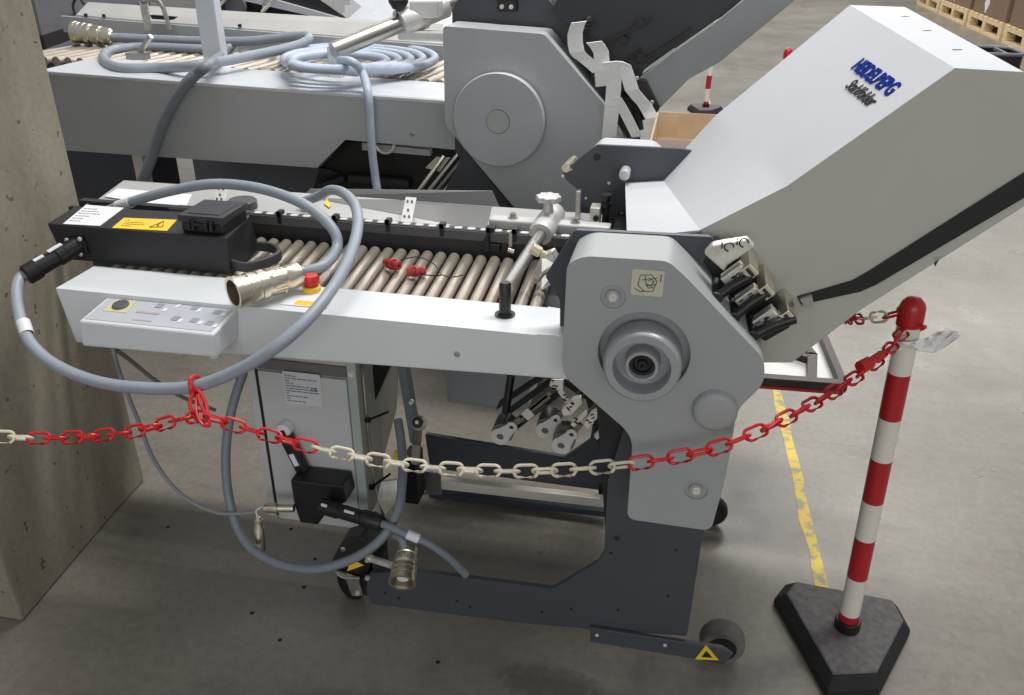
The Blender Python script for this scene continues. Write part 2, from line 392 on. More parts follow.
# --- rear guide rail with perforated strip
bm = nb(); box(bm, -1.47, -.16, 1.79, 1.812, .875, .948); rail = obj('guide_rail', bm, 'darker', fm, bevel=.002)
bm = nb(); box(bm, -1.22, -.16, 1.812, 1.835, .935, .94)
obj('rail_flange', bm, 'dark', rail)
bm = nb(); box(bm, -1.22, -.16, 1.787, 1.79, .925, .946); obj('rail_face_strip', bm, mat('rail_grey', (84, 85, 88), .45), rail)
bm = nb()
for i in range(30):
    x = -.99 + i * .031
    if x > -.2: break
    sl = rounded([(x - .0095, 1.793), (x + .0095, 1.793), (x + .0095, 1.808), (x - .0095, 1.808)], .006, 4)
    hexa(bm, [(a_, b_, .9481) for a_, b_ in sl], [(a_, b_, .949) for a_, b_ in sl])
obj('perforation', bm, mat('pale_slot', (200, 200, 198), .5), rail)
for x in (-.93, -.79, -.66, -.53, -.42, -.36): bm = nb(); box(bm, x - .006, x + .006, 1.783, 1.805, .948, .959); box(bm, x - .004, x + .004, 1.783, 1.787, .93, .959); obj('rail_clip', bm, 'black', rail)
bm = nb(); box(bm, -1.51, -1.47, 1.80, 1.812, .885, .925); obj('rail_end_tab', bm, 'darker', rail)
q = Vector((-1.445, 1.79, .935)); obj('screw', screw(nb(), q, r=.006), 'bright', rail)
# --- deck plates behind rail
bm = nb(); hexa(bm, [(-1.46, 1.84, .925), (-.18, 1.84, .925), (-.18, 2.02, .925), (-1.5, 2.02, .925)], [(-1.46, 1.84, .932), (-.18, 1.84, .932), (-.18, 2.02, .932), (-1.5, 2.02, .932)])
deck = obj('deck_plate', bm, 'sheet', fm, bevel=.001)
pA = [P(303, 196, y=2.03), P(499, 207, y=2.03), P(492, 191, y=2.05), P(310, 189, y=2.05)]
bm = nb(); hexa(bm, pA, [p + Vector((0, .004, 0)) for p in pA]); obj('rear_guide_plate', bm, 'sheetdark', fm)
gA = [P(312, 198, z=.9323), P(400, 200, z=.9323), P(492, 207, z=.9323), P(486, 231, z=.9323)]
bm = nb(); hexa(bm, gA, [p + Vector((0, 0, .0004)) for p in gA]); obj('deck_shade_patch', bm, 'sheetdark', fm)  # shade on the deck put in as a thin darker triangle
wA = [P(105, 197, z=.934), P(118, 189, z=.934), P(192, 195, z=.934), P(185, 210, z=.934)]
bm = nb(); hexa(bm, wA, [p + Vector((0, 0, .002)) for p in wA]); obj('white_deck_sheet', bm, 'paper', fm)
def hinge_plate(p0, p1, w, nm='hinge_bracket'):
    d = (p1 - p0); u = Vector((1, 0, 0)) * w; nn = d.cross(u).normalized() * .003
    bm = nb(); hexa(bm, [p0 - u, p0 + u, p1 + u, p1 - u], [p0 - u + nn, p0 + u + nn, p1 + u + nn, p1 - u + nn]); h = obj(nm, bm, 'alu', fm, bevel=.001)
    for t, s in ((.2, -.4), (.2, .4), (.8, -.4), (.8, .4), (.45, 0)):
        bm = nb(); lathe(bm, p0 + d * t + u * s - nn * .1, (0, -.6, .8), [(0, 0), (0, .0028), (.0042, .0028), (.0042, 0)], 10); obj('rivet', bm, 'sheetdark', h)
hinge_plate(P(406, 222, y=1.83), P(411, 197, y=1.93), .014)
hinge_plate(P(219, 203, y=1.85), P(222, 186, y=1.93), .015)
q = P(243, 207, z=.934); bm = nb(); lathe(bm, q, (0, 0, 1), [(0, 0), (0, .036), (.016, .036), (.020, .032), (.020, 0)], 36); obj('round_cap', bm, mat('dark_grey_cap', (74, 74, 78), .5), fm, smooth=True)
lk = [P(324, 204, z=.934), P(327, 199, z=.934), P(331, 206, z=.934), P(329, 208, z=.934)]
bm = nb(); hexa(bm, lk, [p + Vector((0, 0, .002)) for p in lk]); obj('yellow_mark', bm, 'yellow', deck)
# --- clamp casting, star knob and skew rod
cb = nb(); a0, a1 = P(488, 234, y=1.83), P(612, 243, y=1.83)
box(cb, a0.x, -.15, 1.835, 1.872, .935, .962); cast = obj('clamp_bar', cb, 'alu', fm, bevel=.004, seg=3)
for a, b in ((513, 222), (575, 227)):
    q = P(a, b, y=1.855); q.z = .962; bm = nb(); lathe(bm, q, (0, 0, 1), [(0, 0), (0, .012), (.003, .012), (.003, .008), (.012, .008), (.012, .004), (.006, .0035), (.006, 0)], 12); obj('bolt', bm, 'steel', cast, smooth=True)
rb, rt = P(507, 287, z=.925), P(542, 232, y=1.80)
rd = (rt - rb).normalized()
bm = nb(); cyl(bm, rb, rt + rd * .02, .0135); rod = obj('skew_rod', bm, mat('grey_ground_steel', (160, 158, 154), .38, metal=.7), fm, smooth=True)
bm = nb(); lathe(bm, rt - rd * .015, rd, [(0, 0), (0, .017), (0, .026), (.012, .029), (.05, .029), (.09, .027), (.12, .027), (.132, .02), (.134, 0)], 28); obj('clamp_collar', bm, 'alu', rod, smooth=True)
ck = rt + rd * .05
bm = nb(); lathe(bm, ck, (0, 0, 1), [(0, 0), (0, .015), (.032, .012), (.052, .009), (.052, 0)], 20)
obj('knob_stem', bm, 'alu', rod, smooth=True)
bm = nb(); kc = ck + Vector((0, 0, .052)); ns = 48; lo, hi = [], []
pts = [((.027 + .0028 * math.cos(8 * 2 * PI * i / ns)) * math.cos(2 * PI * i / ns), (.027 + .0028 * math.cos(8 * 2 * PI * i / ns)) * math.sin(2 * PI * i / ns)) for i in range(ns)]
hexa(bm, [kc + Vector((a, b, 0)) for a, b in pts], [kc + Vector((a, b, .013)) for a, b in pts]); obj('star_knob', bm, 'alu', rod, bevel=.003, seg=2)
s0, s1 = P(505, 314, z=.902), P(505, 284, y=P(505, 314, z=.902).y)
bm = nb(); lathe(bm, s0, (0, 0, 1), [(0, 0), (0, .0145), (.004, .0145), (.004, .0115), (s1.z - s0.z, .0115), (s1.z - s0.z + .004, .009), (s1.z - s0.z + .004, 0)], 24); post = obj('rod_post', bm, 'darker', fm, smooth=True)
bm = nb(); lathe(bm, s0 + Vector((0, 0, -.0008)), (0, 0, 1), [(0, 0), (0, .020), (.0018, .020), (.0018, 0)], 24); obj('post_hole_rim', bm, 'black', post)
# small fittings at the guide
bm = nb(); obox(bm, P(491, 233, y=1.80), (.010, 0, 0), (0, .010, 0), (0, 0, .016)); obox(bm, P(495, 247, y=1.79), (.014, 0, 0), (0, .01, 0), (0, 0, .010)); obox(bm, P(487, 245, y=1.78), (.006, 0, .004), (0, .006, 0), (-.002, 0, .016)); obj('black_slide_block', bm, 'black', fm, bevel=.002)
bm = nb(); obox(bm, P(511, 240, y=1.79), (.004, 0, 0), (0, .006, 0), (0, 0, .022)); cyl(bm, P(508, 250, y=1.775), P(514, 252, y=1.775), .006); obj('slide_screw', bm, 'steel', fm)
bq = [P(533, 275, y=1.62), P(541, 255, y=1.62), P(552, 251, y=1.62), P(560, 266, y=1.62), P(553, 284, y=1.60), P(541, 291, y=1.60)]
bm = nb(); hexa(bm, bq, [p + Vector((.004, .02, .002)) for p in bq]); br = obj('corner_bracket', bm, 'bright', fm, bevel=.003)
bm = nb(); tube(bm, catmull([P(536, 283, y=1.59), P(546, 272, y=1.59), P(556, 272, y=1.59), P(552, 282, y=1.59)], 5), .004, 8); obj('bracket_spring', bm, 'steel', br, smooth=True)
bm = nb(); q = P(542, 254, y=1.60); lathe(bm, q + Vector((-.022, 0, .012)), (.9, .1, -.5), [(0, 0), (0, .012), (.02, .012), (.022, .008), (.034, .008), (.034, 0)], 8); obj('ivory_knob', bm, 'brass', fm)
# --- near side plate, leg and base as one dark plate
YP = 1.432
pl = PXZ([(545, 276), (575, 230), (712, 237), (735, 290), (742, 372), (722, 400), (712, 470), (703, 533), (687, 636)], YP)
zb = [(P(*p, y=YP).x, P(*p, y=YP).z) for p in [(590, 629), (520, 623), (372, 604), (366, 590), (369, 573), (420, 572), (553, 589), (598, 562), (604, 552), (608, 480), (625, 425), (560, 375), (560, 300)]]
bm = nb(); plate(bm, rounded(pl + zb, .006, 3), YP, YP + .012); sp = obj('side_plate', bm, 'dark', fm, bevel=.0015, label='charcoal side plate with leg and base')
bm = nb()
for a, b in ((617, 538), (676, 550), (668, 596), (618, 610), (470, 607), (457, 601), (571, 609), (399, 598), (385, 593), (542, 612), (611, 553)):
    bm = nb(); lathe(bm, P(a, b, y=YP) + Vector((0, .0005, 0)), (0, -1, 0), [(0, 0), (0, .0035), (.0012, .0035), (.0012, 0)], 10); obj('bolt_hole', bm, 'black', sp)
bm = nb(); q = P(617, 538, y=YP); screw(bm, q, r=.006); obj('screw', bm, 'darker', sp)
# --- foot bar and wheels
fb = PXZ([(590, 629), (735, 657), (718, 663), (590, 642)], 1.425)
fb = [P(590, 628, y=1.42), P(722, 648, y=1.42), P(733, 655, y=1.42), P(724, 664, y=1.42), P(590, 642, y=1.42)]
bm = nb(); hexa(bm, fb, [p + Vector((0, .01, 0)) for p in fb]); ft = obj('foot_bar', bm, 'dark', fm, bevel=.002)
for a, b in ((597, 635), (665, 645)): obj('screw', screw(nb(), P(a, b, y=1.42), r=.0045), 'bright', ft)
tq = [P(695, 659, y=1.419), P(719, 660, y=1.419), P(706, 645, y=1.419)]
bm = nb(); hexa(bm, tq, [p - Vector((0, .0008, 0)) for p in tq]); obj('warning_triangle', bm, 'yellow', ft)
c3 = sum(tq, Vector()) / 3; t2 = [c3 + (p - c3) * .45 - Vector((0, .001, 0)) for p in tq]; bm = nb(); hexa(bm, t2, [p - Vector((0, .0008, 0)) for p in t2]); obj('warning_symbol', bm, 'ink', ft)
def wheel(c, r, w, ax=(0, 1, 0), m='rubber', nm='wheel'):
    bm = nb(); c = Vector(c); d = Vector(ax).normalized()
    lathe(bm, c - d * w / 2, d, [(0, 0), (0, r * .2), (.002, r * .22), (.002, r * .55), (0, r * .6), (0, r * .88), (w * .15, r * .97), (w * .3, r), (w * .7, r), (w * .85, r * .97), (w, r * .88), (w, r * .6), (w, 0)], 36)
    h = obj(nm, bm, m, fm, smooth=True)
    bm = nb(); lathe(bm, c - d * (w / 2 + .003), d, [(0, 0), (0, r * .62), (.006, r * .62), (.006, 0)], 28); obj('wheel_hub', bm, 'black', h, smooth=True)
    return h
wheel(P(722, 641, z=.053), .053, .05)
wheel((.172, 2.06, .05), .05, .03, m='black')
wheel(P(352, 583, z=.045), .045, .03, ax=(.5, 1, 0), m='black')
# left caster bracket
bk = [P(331, 562, y=1.44), P(341, 543, y=1.44), P(361, 537, y=1.44), P(374, 545, y=1.44), P(374, 575, y=1.44), P(366, 598, y=1.44), P(358, 580, y=1.44), P(337, 572, y=1.44)]
bm = nb(); hexa(bm, bk, [p + Vector((0, .10, 0)) for p in bk]); cbk = obj('caster_housing', bm, 'darker', fm, bevel=.004)
obj('screw', screw(nb(), P(343, 549, y=1.44), r=.007), 'steel', cbk)
ty = [P(347, 571, y=1.438), P(364, 565, y=1.438), P(352, 559, y=1.438)]
bm = nb(); hexa(bm, ty, [p - Vector((0, .0012, 0)) for p in ty]); obj('warning_triangle', bm, 'yellow', cbk)
bb = [P(337, 571, y=1.425), P(358, 578, y=1.425), P(363, 596, y=1.425), P(352, 596, y=1.425), P(346, 580, y=1.425), P(336, 575, y=1.425)]
bm = nb(); hexa(bm, bb, [p + Vector((0, .004, 0)) for p in bb]); tube(bm, catmull([P(336, 571, y=1.424), P(343, 577, y=1.424), P(360, 578, y=1.424)], 5), .0035, 8); cbr = obj('caster_bracket', bm, 'steel', fm)
for a, b in ((358, 592), (368, 577), (368, 559)): obj('screw', screw(nb(), P(a, b, y=1.423), r=.006, h=.008), 'bright', cbr)
# --- near side cover (moulded)
YC = 1.31
cv = PXZ([(567, 264), (584, 256), (668, 261), (686, 277), (765, 360), (764, 384), (737, 410), (726, 476), (711, 531), (627, 519), (633, 436), (564, 376), (562, 361)], YC)
cv = rounded(cv, [.012, .02, .012, .02, .02, .02, .02, .004, .018, .018, .03, .02, .01], 5)
kc0 = P(643.7, 353.8, y=YC)
sb = P(613, 297, y=YC); sb2 = P(696, 490, y=YC)
bm = nb(); plate(bm, cv, YC, 1.43, [(circ(kc0.x, kc0.z, .0785, 64), .022), (circ(sb.x, sb.z, .0215, 28), .004), (circ(sb2.x, sb2.z, .0215, 28), .004)])
cov = obj('side_cover', bm, 'cover', fm, bevel=.009, seg=4, smooth=True)
for s in (sb, sb2):
    bm = nb(); lathe(bm, (s.x, YC + .004, s.z), (0, -1, 0), [(0, 0), (0, .0135), (.006, .012), (.006, 0)], 24); w = obj('screw_boss', bm, 'cover', cov, smooth=True)
    bm = nb(); screw(bm, (s.x, YC - .002, s.z), r=.0085, h=.004); obj('screw', bm, 'bright', w)
bmp = P(715, 415, y=YC - .02)
bm = nb(); lathe(bm, (bmp.x, YC + .002, bmp.z), (0, -1, 0), [(0, 0), (0, .039), (.012, .038), (.017, .034), (.019, .028), (.019, 0)], 40); obj('round_boss', bm, 'cover', cov, smooth=True)
# hand wheel
kc1 = P(641.5, 369.5, y=YC - .045)
bm = nb(); prof = [(0, 0), (0, .060), (.012, .066), (.052, .066), (.062, .0635), (.064, .061), (.064, .049), (.060, .048), (.03, .047), (.03, .0305), (.056, .029), (.058, .0275), (.058, .0225), (.052, .0215), (.044, .021), (.044, 0)]
lathe(bm, (kc1.x, YC + .021, kc1.z), (0, -1, 0), prof, 56); hw = obj('hand_wheel', bm, mat('satin_grey_ring', (160, 164, 168), .35, metal=.25, var=.03), fm, smooth=True)
bm = nb(); lathe(bm, (kc1.x, YC - .022, kc1.z), (0, -1, 0), [(0, 0), (0, .0208), (.006, .0208), (.006, .016), (.002, .014), (.002, .009), (.008, .008), (.008, .003), (.004, .0025), (.004, 0)], 32); obj('hub', bm, 'black', hw, smooth=True)
# sticker with a line drawing
q = P(647.5, 283, y=YC - .001); stk = decal('sticker', (q.x, YC - .0006, q.z), (1, 0, 0), (0, 0, 1), .053, .046, 'sticker', cov)
bm = nb(); rnd = random.Random(5)
def sq(a, b): return Vector((q.x + a * .05, YC - .0018, q.z + b * .044))
for pth in ([(-.3, -.1), (-.25, .3), (.1, .35), (.3, .1), (.2, -.3), (-.1, -.35), (-.3, -.1)], [(-.2, .1), (.1, .2), (.25, -.05), (-.05, -.1)], [(-.1, .32), (-.05, 0), (.12, -.12), (.2, .12)], [(-.4, -.25), (-.2, -.38), (-.1, -.3)], [(0, .1), (.3, .25)], [(-.05, -.05), (.05, -.2), (.2, -.15)]):
    tube(bm, [sq(*p) for p in pth], .0006, 5)
tube(bm, [sq(.42, .4), sq(.42, .1)], .0007, 5); obj('line_drawing', bm, 'ink', stk)
# --- far side plate and its cover
YQ = 2.05
qp = PXZ([(562, 172), (597, 145), (682, 149), (740, 160), (700, 330), (640, 440), (607, 491), (430, 468), (425, 434), (565, 457), (590, 440), (600, 380), (600, 260), (578, 230), (578, 190), (566, 180)], YQ)
bm = nb(); plate(bm, rounded(qp, .006, 3), YQ, YQ + .012); fp = obj('far_side_plate', bm, 'dark', fm, bevel=.001, label='charcoal far side plate')
bm = nb(); lathe(bm, P(597, 157, y=YQ), (0, -1, 0), [(0, 0), (0, .009), (.001, .009), (.001, 0)], 16)
obj('hole', bm, 'black', fp)
bm = nb()
for a, b in ((563, 176), (571, 169), (609, 183), (622, 214), (586, 198)): bm = nb(); screw(bm, P(a, b, y=YQ), r=.004); obj('rivet', bm, 'bright', fp)
q = P(626, 170, y=YQ); bm = nb(); cyl(bm, q, q + Vector((0, -.05, 0)), .013); obj('spacer_pin', bm, 'alu', fp, bevel=.003)
fc = PXZ([(588, 156), (600, 145), (652, 148), (664, 158), (668, 300), (600, 300)], 2.07)
bm = nb(); plate(bm, rounded(fc, .01, 4), 2.066, 2.15); obj('far_cover', bm, 'hoodtop', fm, bevel=.006)
bm = nb(); cyl(bm, P(566, 168, y=2.03), P(574, 160, y=2.12), .011); obj('far_pin', bm, 'nickel', fm)
# drop leg of far plate down to its wheel
lg = PXZ([(640, 400), (680, 420), (700, 520), (680, 520), (640, 470)], YQ)
bm = nb(); plate(bm, lg, YQ, YQ + .012); obj('far_leg', bm, 'dark', fm)
# silver blocks on far plate
bm = nb(); box(bm, *sorted((P(590, 226, y=1.95).x, P(600, 226, y=1.95).x)), 1.93, 1.97, P(590, 226, y=1.95).z, P(590, 205, y=1.95).z); ab = obj('adjuster_block', bm, 'bright', fm, bevel=.002)
q = P(596, 218, y=1.93); bm = nb(); lathe(bm, q, (0, -1, 0), [(0, 0), (0, .007), (.006, .007), (.006, 0)], 14); obj('adjuster_screw', bm, 'black', ab)
q = P(605, 224, y=1.96); t = P(605, 194, y=1.96); bm = nb(); lathe(bm, q, (0, 0, 1), [(0, 0), (0, .008), (t.z - q.z - .03, .008), (t.z - q.z - .03, .013), (t.z - q.z - .02, .013), (t.z - q.z - .02, .008), (t.z - q.z - .006, .008), (t.z - q.z - .006, .013), (t.z - q.z, .013), (t.z - q.z, 0)], 20); obj('adjuster_post', bm, 'darker', fm, smooth=True)
bm = nb(); box(bm, P(575, 225, y=1.98).x, P(580, 225, y=1.98).x, 1.97, 1.99, P(575, 226, y=1.98).z, P(575, 190, y=1.98).z); obj('grey_strip', bm, 'steel', fm, bevel=.002)
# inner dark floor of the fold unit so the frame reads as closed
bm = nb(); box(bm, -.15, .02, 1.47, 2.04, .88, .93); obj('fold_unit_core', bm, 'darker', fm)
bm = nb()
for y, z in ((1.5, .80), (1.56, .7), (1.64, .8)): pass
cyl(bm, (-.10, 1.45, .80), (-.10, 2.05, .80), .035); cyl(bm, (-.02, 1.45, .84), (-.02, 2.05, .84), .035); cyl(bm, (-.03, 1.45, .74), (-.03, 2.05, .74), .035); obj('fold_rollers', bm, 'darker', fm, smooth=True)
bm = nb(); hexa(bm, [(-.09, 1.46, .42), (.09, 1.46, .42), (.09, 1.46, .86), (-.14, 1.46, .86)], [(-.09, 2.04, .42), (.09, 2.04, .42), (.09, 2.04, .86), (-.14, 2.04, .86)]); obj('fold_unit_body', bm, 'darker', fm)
# --- tilted hood
YH, YF = 1.47, 2.12
hn = [(700, 230), (787, 186), (955, 68)]
hA = [P(*p, y=YH) for p in hn]
hB = [P(660, 176, y=YF), P(715, 116, y=YF), P(850, 5, y=YF)]
hD, hE = P(1024, 72, y=YH), P(905, 7, y=YF)
hD2 = hD + Vector((.13, 0, -.12)); hE2 = hE + Vector((.13, 0, -.12))
low = [P(1024, 206, y=YH) + Vector((.075, 0, .07)), P(861, 310, y=YH), P(792, 363, y=YH), P(764, 363, y=YH), P(745, 320, y=YH), P(712, 262, y=YH)]
lowB = [Vector((p.x, YF, p.z)) for p in low]
ring1 = hA + [hD, hD2] + low; 
ring2 = hB + [hE, hE2] + lowB
bm = nb(); v1 = [bm.verts.new(p) for p in ring1]; v2 = [bm.verts.new(p) for p in ring2]
fn = bm.faces.new(v1); ff = bm.faces.new(v2[::-1]); n = len(v1)
for i in range(3, n - 1): bm.faces.new((v1[i], v2[i], v2[(i + 1) % n], v1[(i + 1) % n]))
bm.faces.new((v1[n - 1], v2[n - 1], v2[0], v1[0]))
hood = obj('hood', bm, 'hoodside', fm, bevel=.002)
# top shell: two gently curved panels and the flat end panel
def patch(bm, a, b, c, d, nu=10, nv=14):
    g = [[bm.verts.new((a * (1 - u / nu) + b * (u / nu)) * (1 - v / nv) + (d * (1 - u / nu) + c * (u / nu)) * (v / nv)) for v in range(nv + 1)] for u in range(nu + 1)]
    for i in range(nu):
        for j in range(nv): bm.faces.new((g[i][j], g[i + 1][j], g[i + 1][j + 1], g[i][j + 1]))
bm = nb(); patch(bm, hA[0], hA[1], hB[1], hB[0]); patch(bm, hA[1], hA[2], hB[2], hB[1], 20, 14); patch(bm, hA[2], hD, hE, hB[2], 8, 14)
bmesh.ops.remove_doubles(bm, verts=bm.verts, dist=.0005)
shell = obj('top_shell', bm, 'hoodtop', hood, smooth=True)
# front flange left of the shell, in one plane with its rear corner
f0, f1, f2_ = P(625, 178, y=YF), hB[0], hA[0]
nf = (f1 - f0).cross(f2_ - f0); dd = R @ Vector((627 - CX, -(238 - CY), -F)); f3 = EYE + dd * ((f0 - EYE).dot(nf) / dd.dot(nf))
hr = [f0, f1, f2_, f3]; nfu = nf.normalized(); nfu = nfu if nfu.z > 0 else -nfu
bm = nb(); hexa(bm, hr, [p - nfu * .004 for p in hr]); fl = obj('hood_front_flange', bm, 'hoodtop', hood)
obj('screw', screw(nb(), P(637, 187, y=2.03) , d=(0, -.5, .86), r=.005), 'alu', fl)
for a, b in ((927, 31), (957, 50), (905, 17)):
    bm = nb()
    # rivets on the end face: intersect the plane of hB[2], hA[2], hD
    n_ = (hA[2] - hB[2]).cross(hD - hB[2]); dd = R @ Vector((a - CX, -(b - CY), -F)); tt = (hB[2] - EYE).dot(n_) / dd.dot(n_); q = EYE + dd * tt
    obox(bm, q + Vector((0, 0, .001)), (.007, .003, 0), (-.001, .002, 0), (0, 0, .0006)); obj('hood_notch', bm, 'faintink', hood)
# black slot band on near face, raised rim below it
bd = [P(801, 304, y=YH), P(797, 296, y=YH), P(852, 280, y=YH), P(868, 271, y=YH), P(1024, 172, y=YH), P(1040, 162, y=YH), P(1044, 186, y=YH), P(1024, 197, y=YH), P(876, 284, y=YH), P(860, 291, y=YH)]
bm = nb(); hexa(bm, [p - Vector((0, .0035, 0)) for p in bd], bd); obj('slot_band', bm, 'black', hood)
# wear panel of the hood side near the hinge: narrow strip where the hinge bolts sit
# lettering on hood top
pn = (hB[2] - hA[1]).cross(hA[2] - hA[1]).normalized()
if pn.z < 0: pn = -pn
def onhood(a, b, l=.0012):
    d = R @ Vector((a - CX, -(b - CY), -F)); t = (hA[2] - EYE).dot(pn) / d.dot(pn); return EYE + d * t + pn * l
o1 = onhood(851, 68); e1 = onhood(888, 96)
ux = (e1 - o1).normalized(); uy = pn.cross(ux)
if uy.z < 0: uy = -uy
wid = (e1 - o1).length
tb = text_bm('HEIDELBERG', .03, o1, ux, uy, bold=.0011, depth=.0003)
w0 = max((v.co - o1).dot(ux) for v in tb.verts); hcap = max((v.co - o1).dot(uy) for v in tb.verts)
tgt = (onhood(860, 55) - o1).dot(uy)
for v in tb.verts:
    l = v.co - o1; a, b, c = l.dot(ux), l.dot(uy), l.dot(pn); v.co = o1 + ux * a * wid / w0 + uy * b * abs(tgt) / hcap + pn * c
obj('lettering', tb, 'blue', hood)
o2 = onhood(845, 87); e2 = onhood(870, 107)
tb = text_bm('Stahlfolder', .03, o2, ux, uy, bold=.0004, depth=.0005, shear=.3)
w0 = max((v.co - o2).dot(ux) for v in tb.verts); hcap = max((v.co - o2).dot(uy) for v in tb.verts); wid = (e2 - o2).length
tgt = (onhood(855, 78) - o2).dot(uy)
for v in tb.verts:
    l = v.co - o2; a, b, c = l.dot(ux), l.dot(uy), l.dot(pn); v.co = o2 + ux * a * wid / w0 + uy * b * abs(tgt) / hcap + pn * c
obj('lettering', tb, 'ink', hood)
# --- latch cluster between cover and hood
YL = 1.40
ax = (P(795, 330, y=YL) - P(715, 240, y=YL)).normalized()      # down the hinge line
ay = Vector((-ax.z, 0, ax.x)); ay = ay if ay.x > 0 else -ay    # towards the hood
def lc(px, py, y=YL): return P(px, py, y=y)
bm = nb(); bkp = [lc(703, 262, 1.43), lc(716, 240, 1.43), lc(742, 262, 1.43), lc(792, 315, 1.43), lc(790, 328, 1.43), lc(765, 342, 1.43), lc(748, 330, 1.43)]
hexa(bm, bkp, [p + Vector((0, .03, 0)) for p in bkp]); latch = obj('latch_bank', bm, 'black', fm, bevel=.003)
bm = nb()
bq = [lc(704, 254, 1.385), lc(712, 245, 1.385), lc(722, 243, 1.385), lc(748, 239, 1.385), lc(755, 247, 1.385), lc(727, 266, 1.385), lc(724, 272, 1.385)]
hexa(bm, bq, [p + Vector((0, .02, 0)) for p in bq]); lb = obj('latch_cap', bm, 'bright', latch, bevel=.003)
bm = nb()
for a, b in ((729, 247), (744, 243)):
    c = lc(a, b, 1.383); tube(bm, [c + Vector((.0075 * math.cos(t), 0, .0075 * math.sin(t))) for t in [i * PI / 8 for i in range(13)]], .0012, 6); tube(bm, [c + Vector((-.012, 0, .008)), c + Vector((-.011, 0, -.004))], .0012, 6)
obj('cap_marks', bm, 'ink', lb)
for i, (a, b) in enumerate(((735, 275), (749, 297), (766, 318), (774, 309))):
    if i == 3: continue
    bm = nb(); c = lc(a, b, 1.395); obox(bm, c, ay * .021, (0, .012, 0), ax * .013); k = obj('silver_block', bm, 'bright', latch, bevel=.002)
    bm = nb(); rnd = random.Random(i)
    for j in range(7): obox(bm, c + ay * rnd.uniform(-.014, .014) + ax * rnd.uniform(-.008, .008) + Vector((0, -.0125, 0)), ay * .004, (0, .0008, 0), (ax * .6 + ay * .4) * .0016)
    obj('block_print', bm, 'ink', k)
for i, (a, b, c_, d_) in enumerate(((716, 296, 751, 276), (733, 316, 767, 293), (752, 334, 795, 318))):
    bm = nb(); p0, p1 = lc(a, b, 1.365), lc(c_, d_, 1.38); tube(bm, catmull([p0 + Vector((0, .05, .01)), p0, (p0 + p1) / 2 + Vector((0, 0, .002)), p1], 6), .0085 if i < 2 else .010, 12); lv = obj('latch_lever', bm, 'black', latch, smooth=True)
    bm = nb(); cyl(bm, p0 - Vector((0, .012, 0)), p0 + Vector((0, .03, 0)), .011); obj('lever_pivot', bm, 'black', lv, bevel=.002)
for i, (a, b) in enumerate(((749, 262), (765, 282), (786, 307))):
    bm = nb(); c = P(a, b, y=1.42); obox(bm, c, ay * .010, (0, .048, 0), ax * .012); k = obj('hinge_bolt', bm, 'nickel', hood, bevel=.002)
    bm = nb(); obox(bm, c - Vector((0, .0485, 0)), ay * .003, (0, .001, 0), ax * .009); obj('bolt_slot', bm, 'darker', k)
bm = nb(); v = [P(800, 300, y=1.455), P(812, 296, y=1.455), P(814, 306, y=1.455), P(806, 309, y=1.455)]; hexa(bm, v, [p + Vector((0, .012, 0)) for p in v]); obj('hood_tab', bm, 'steel', hood)
# --- under-slung swing arms
def bone(c0, c1, y, r0, r1, m='alu', nm='swing_arm', hole=True):
    """lobed link plate: large eye, waist, small eye, then a slim tail bar; pressure roller behind"""
    a, b = P(*c0, y=y), P(*c1, y=y); d = Vector((b.x - a.x, 0, b.z - a.z)); L = d.length; d.normalize(); nrm = Vector((-d.z, 0, d.x))
    ang = math.atan2(d.z, d.x); e = a + d * (r0 * 1.75); r1 = r0 * .62; pts = []
    for i in range(15):
        t = ang + PI * .30 + PI * 1.4 * i / 14; pts.append((a.x + r0 * math.cos(t), a.z + r0 * math.sin(t)))
    for i in range(11):
        t = ang - PI * .62 + PI * 1.24 * i / 10; pts.append((e.x + r1 * math.cos(t), e.z + r1 * math.sin(t)))
    bm = nb(); plate(bm, pts, y, y + .006, [(circ(a.x, a.z, r0 * .36, 16), None), (circ(e.x, e.z, r1 * .36, 12), None)]); o = obj(nm, bm, m, fm, bevel=.001)
    bm = nb(); cyl(bm, (a.x + .004, y + .0062, a.z + .006), (a.x + .004, y + .055, a.z + .006), r0 * 1.15); obj('pressure_roller', bm, armgrey, o, smooth=True)
    bm = nb(); c = (e + b) / 2; obox(bm, (c.x, y + .012, c.z), (b - e) * .5, (0, .005, 0), nrm * r0 * .32); obox(bm, (c.x + .01, y + .012, c.z + .016), (b - e) * .42, (0, .005, 0), nrm * r0 * .2); obj('tail_bar', bm, armgrey2, o, bevel=.001)
    bm = nb(); c = e + (b - e) * .45; obox(bm, (c.x, y + .004, c.z), d * r0 * .5, (0, .005, 0), nrm * r0 * .55); obj('tail_clip', bm, m, o, bevel=.0015)
    return o
armgrey = mat('arm_roller_grey', (104, 102, 104), .4, metal=.4); armgrey2 = mat('arm_bar_steel', (128, 122, 110), .35, metal=.6)
bone((500, 437), (548, 398), 1.52, .021, .014); bone((545, 431), (585, 392), 1.55, .021, .014); bone((561, 446), (603, 402), 1.50, .021, .014)
def knuckle(pts, y, m='bright'):
    v = [P(*p, y=y) for p in pts]; bm = nb(); hexa(bm, v, [p + Vector((0, .01, 0)) for p in v]); o = obj('arm_knuckle', bm, m, fm, bevel=.002)
    c = sum(v, Vector()) / len(v); bm = nb(); rnd = random.Random(len(pts) + int(y * 1000))
    for i in range(5): obox(bm, c + Vector((rnd.uniform(-.009, .009), -.0008, rnd.uniform(-.010, .010))), (.003, 0, rnd.uniform(-.003, .003)), (0, .001, 0), (0, 0, .0014))
    obj('knuckle_slots', bm, 'black', o)
knuckle([(549, 386), (551, 379), (564, 379), (563, 390), (557, 391)], 1.50)
knuckle([(561, 410), (572, 398), (581, 396), (583, 404), (572, 415), (563, 417)], 1.515)
knuckle([(557, 392), (562, 389), (569, 401), (566, 404)], 1.51)
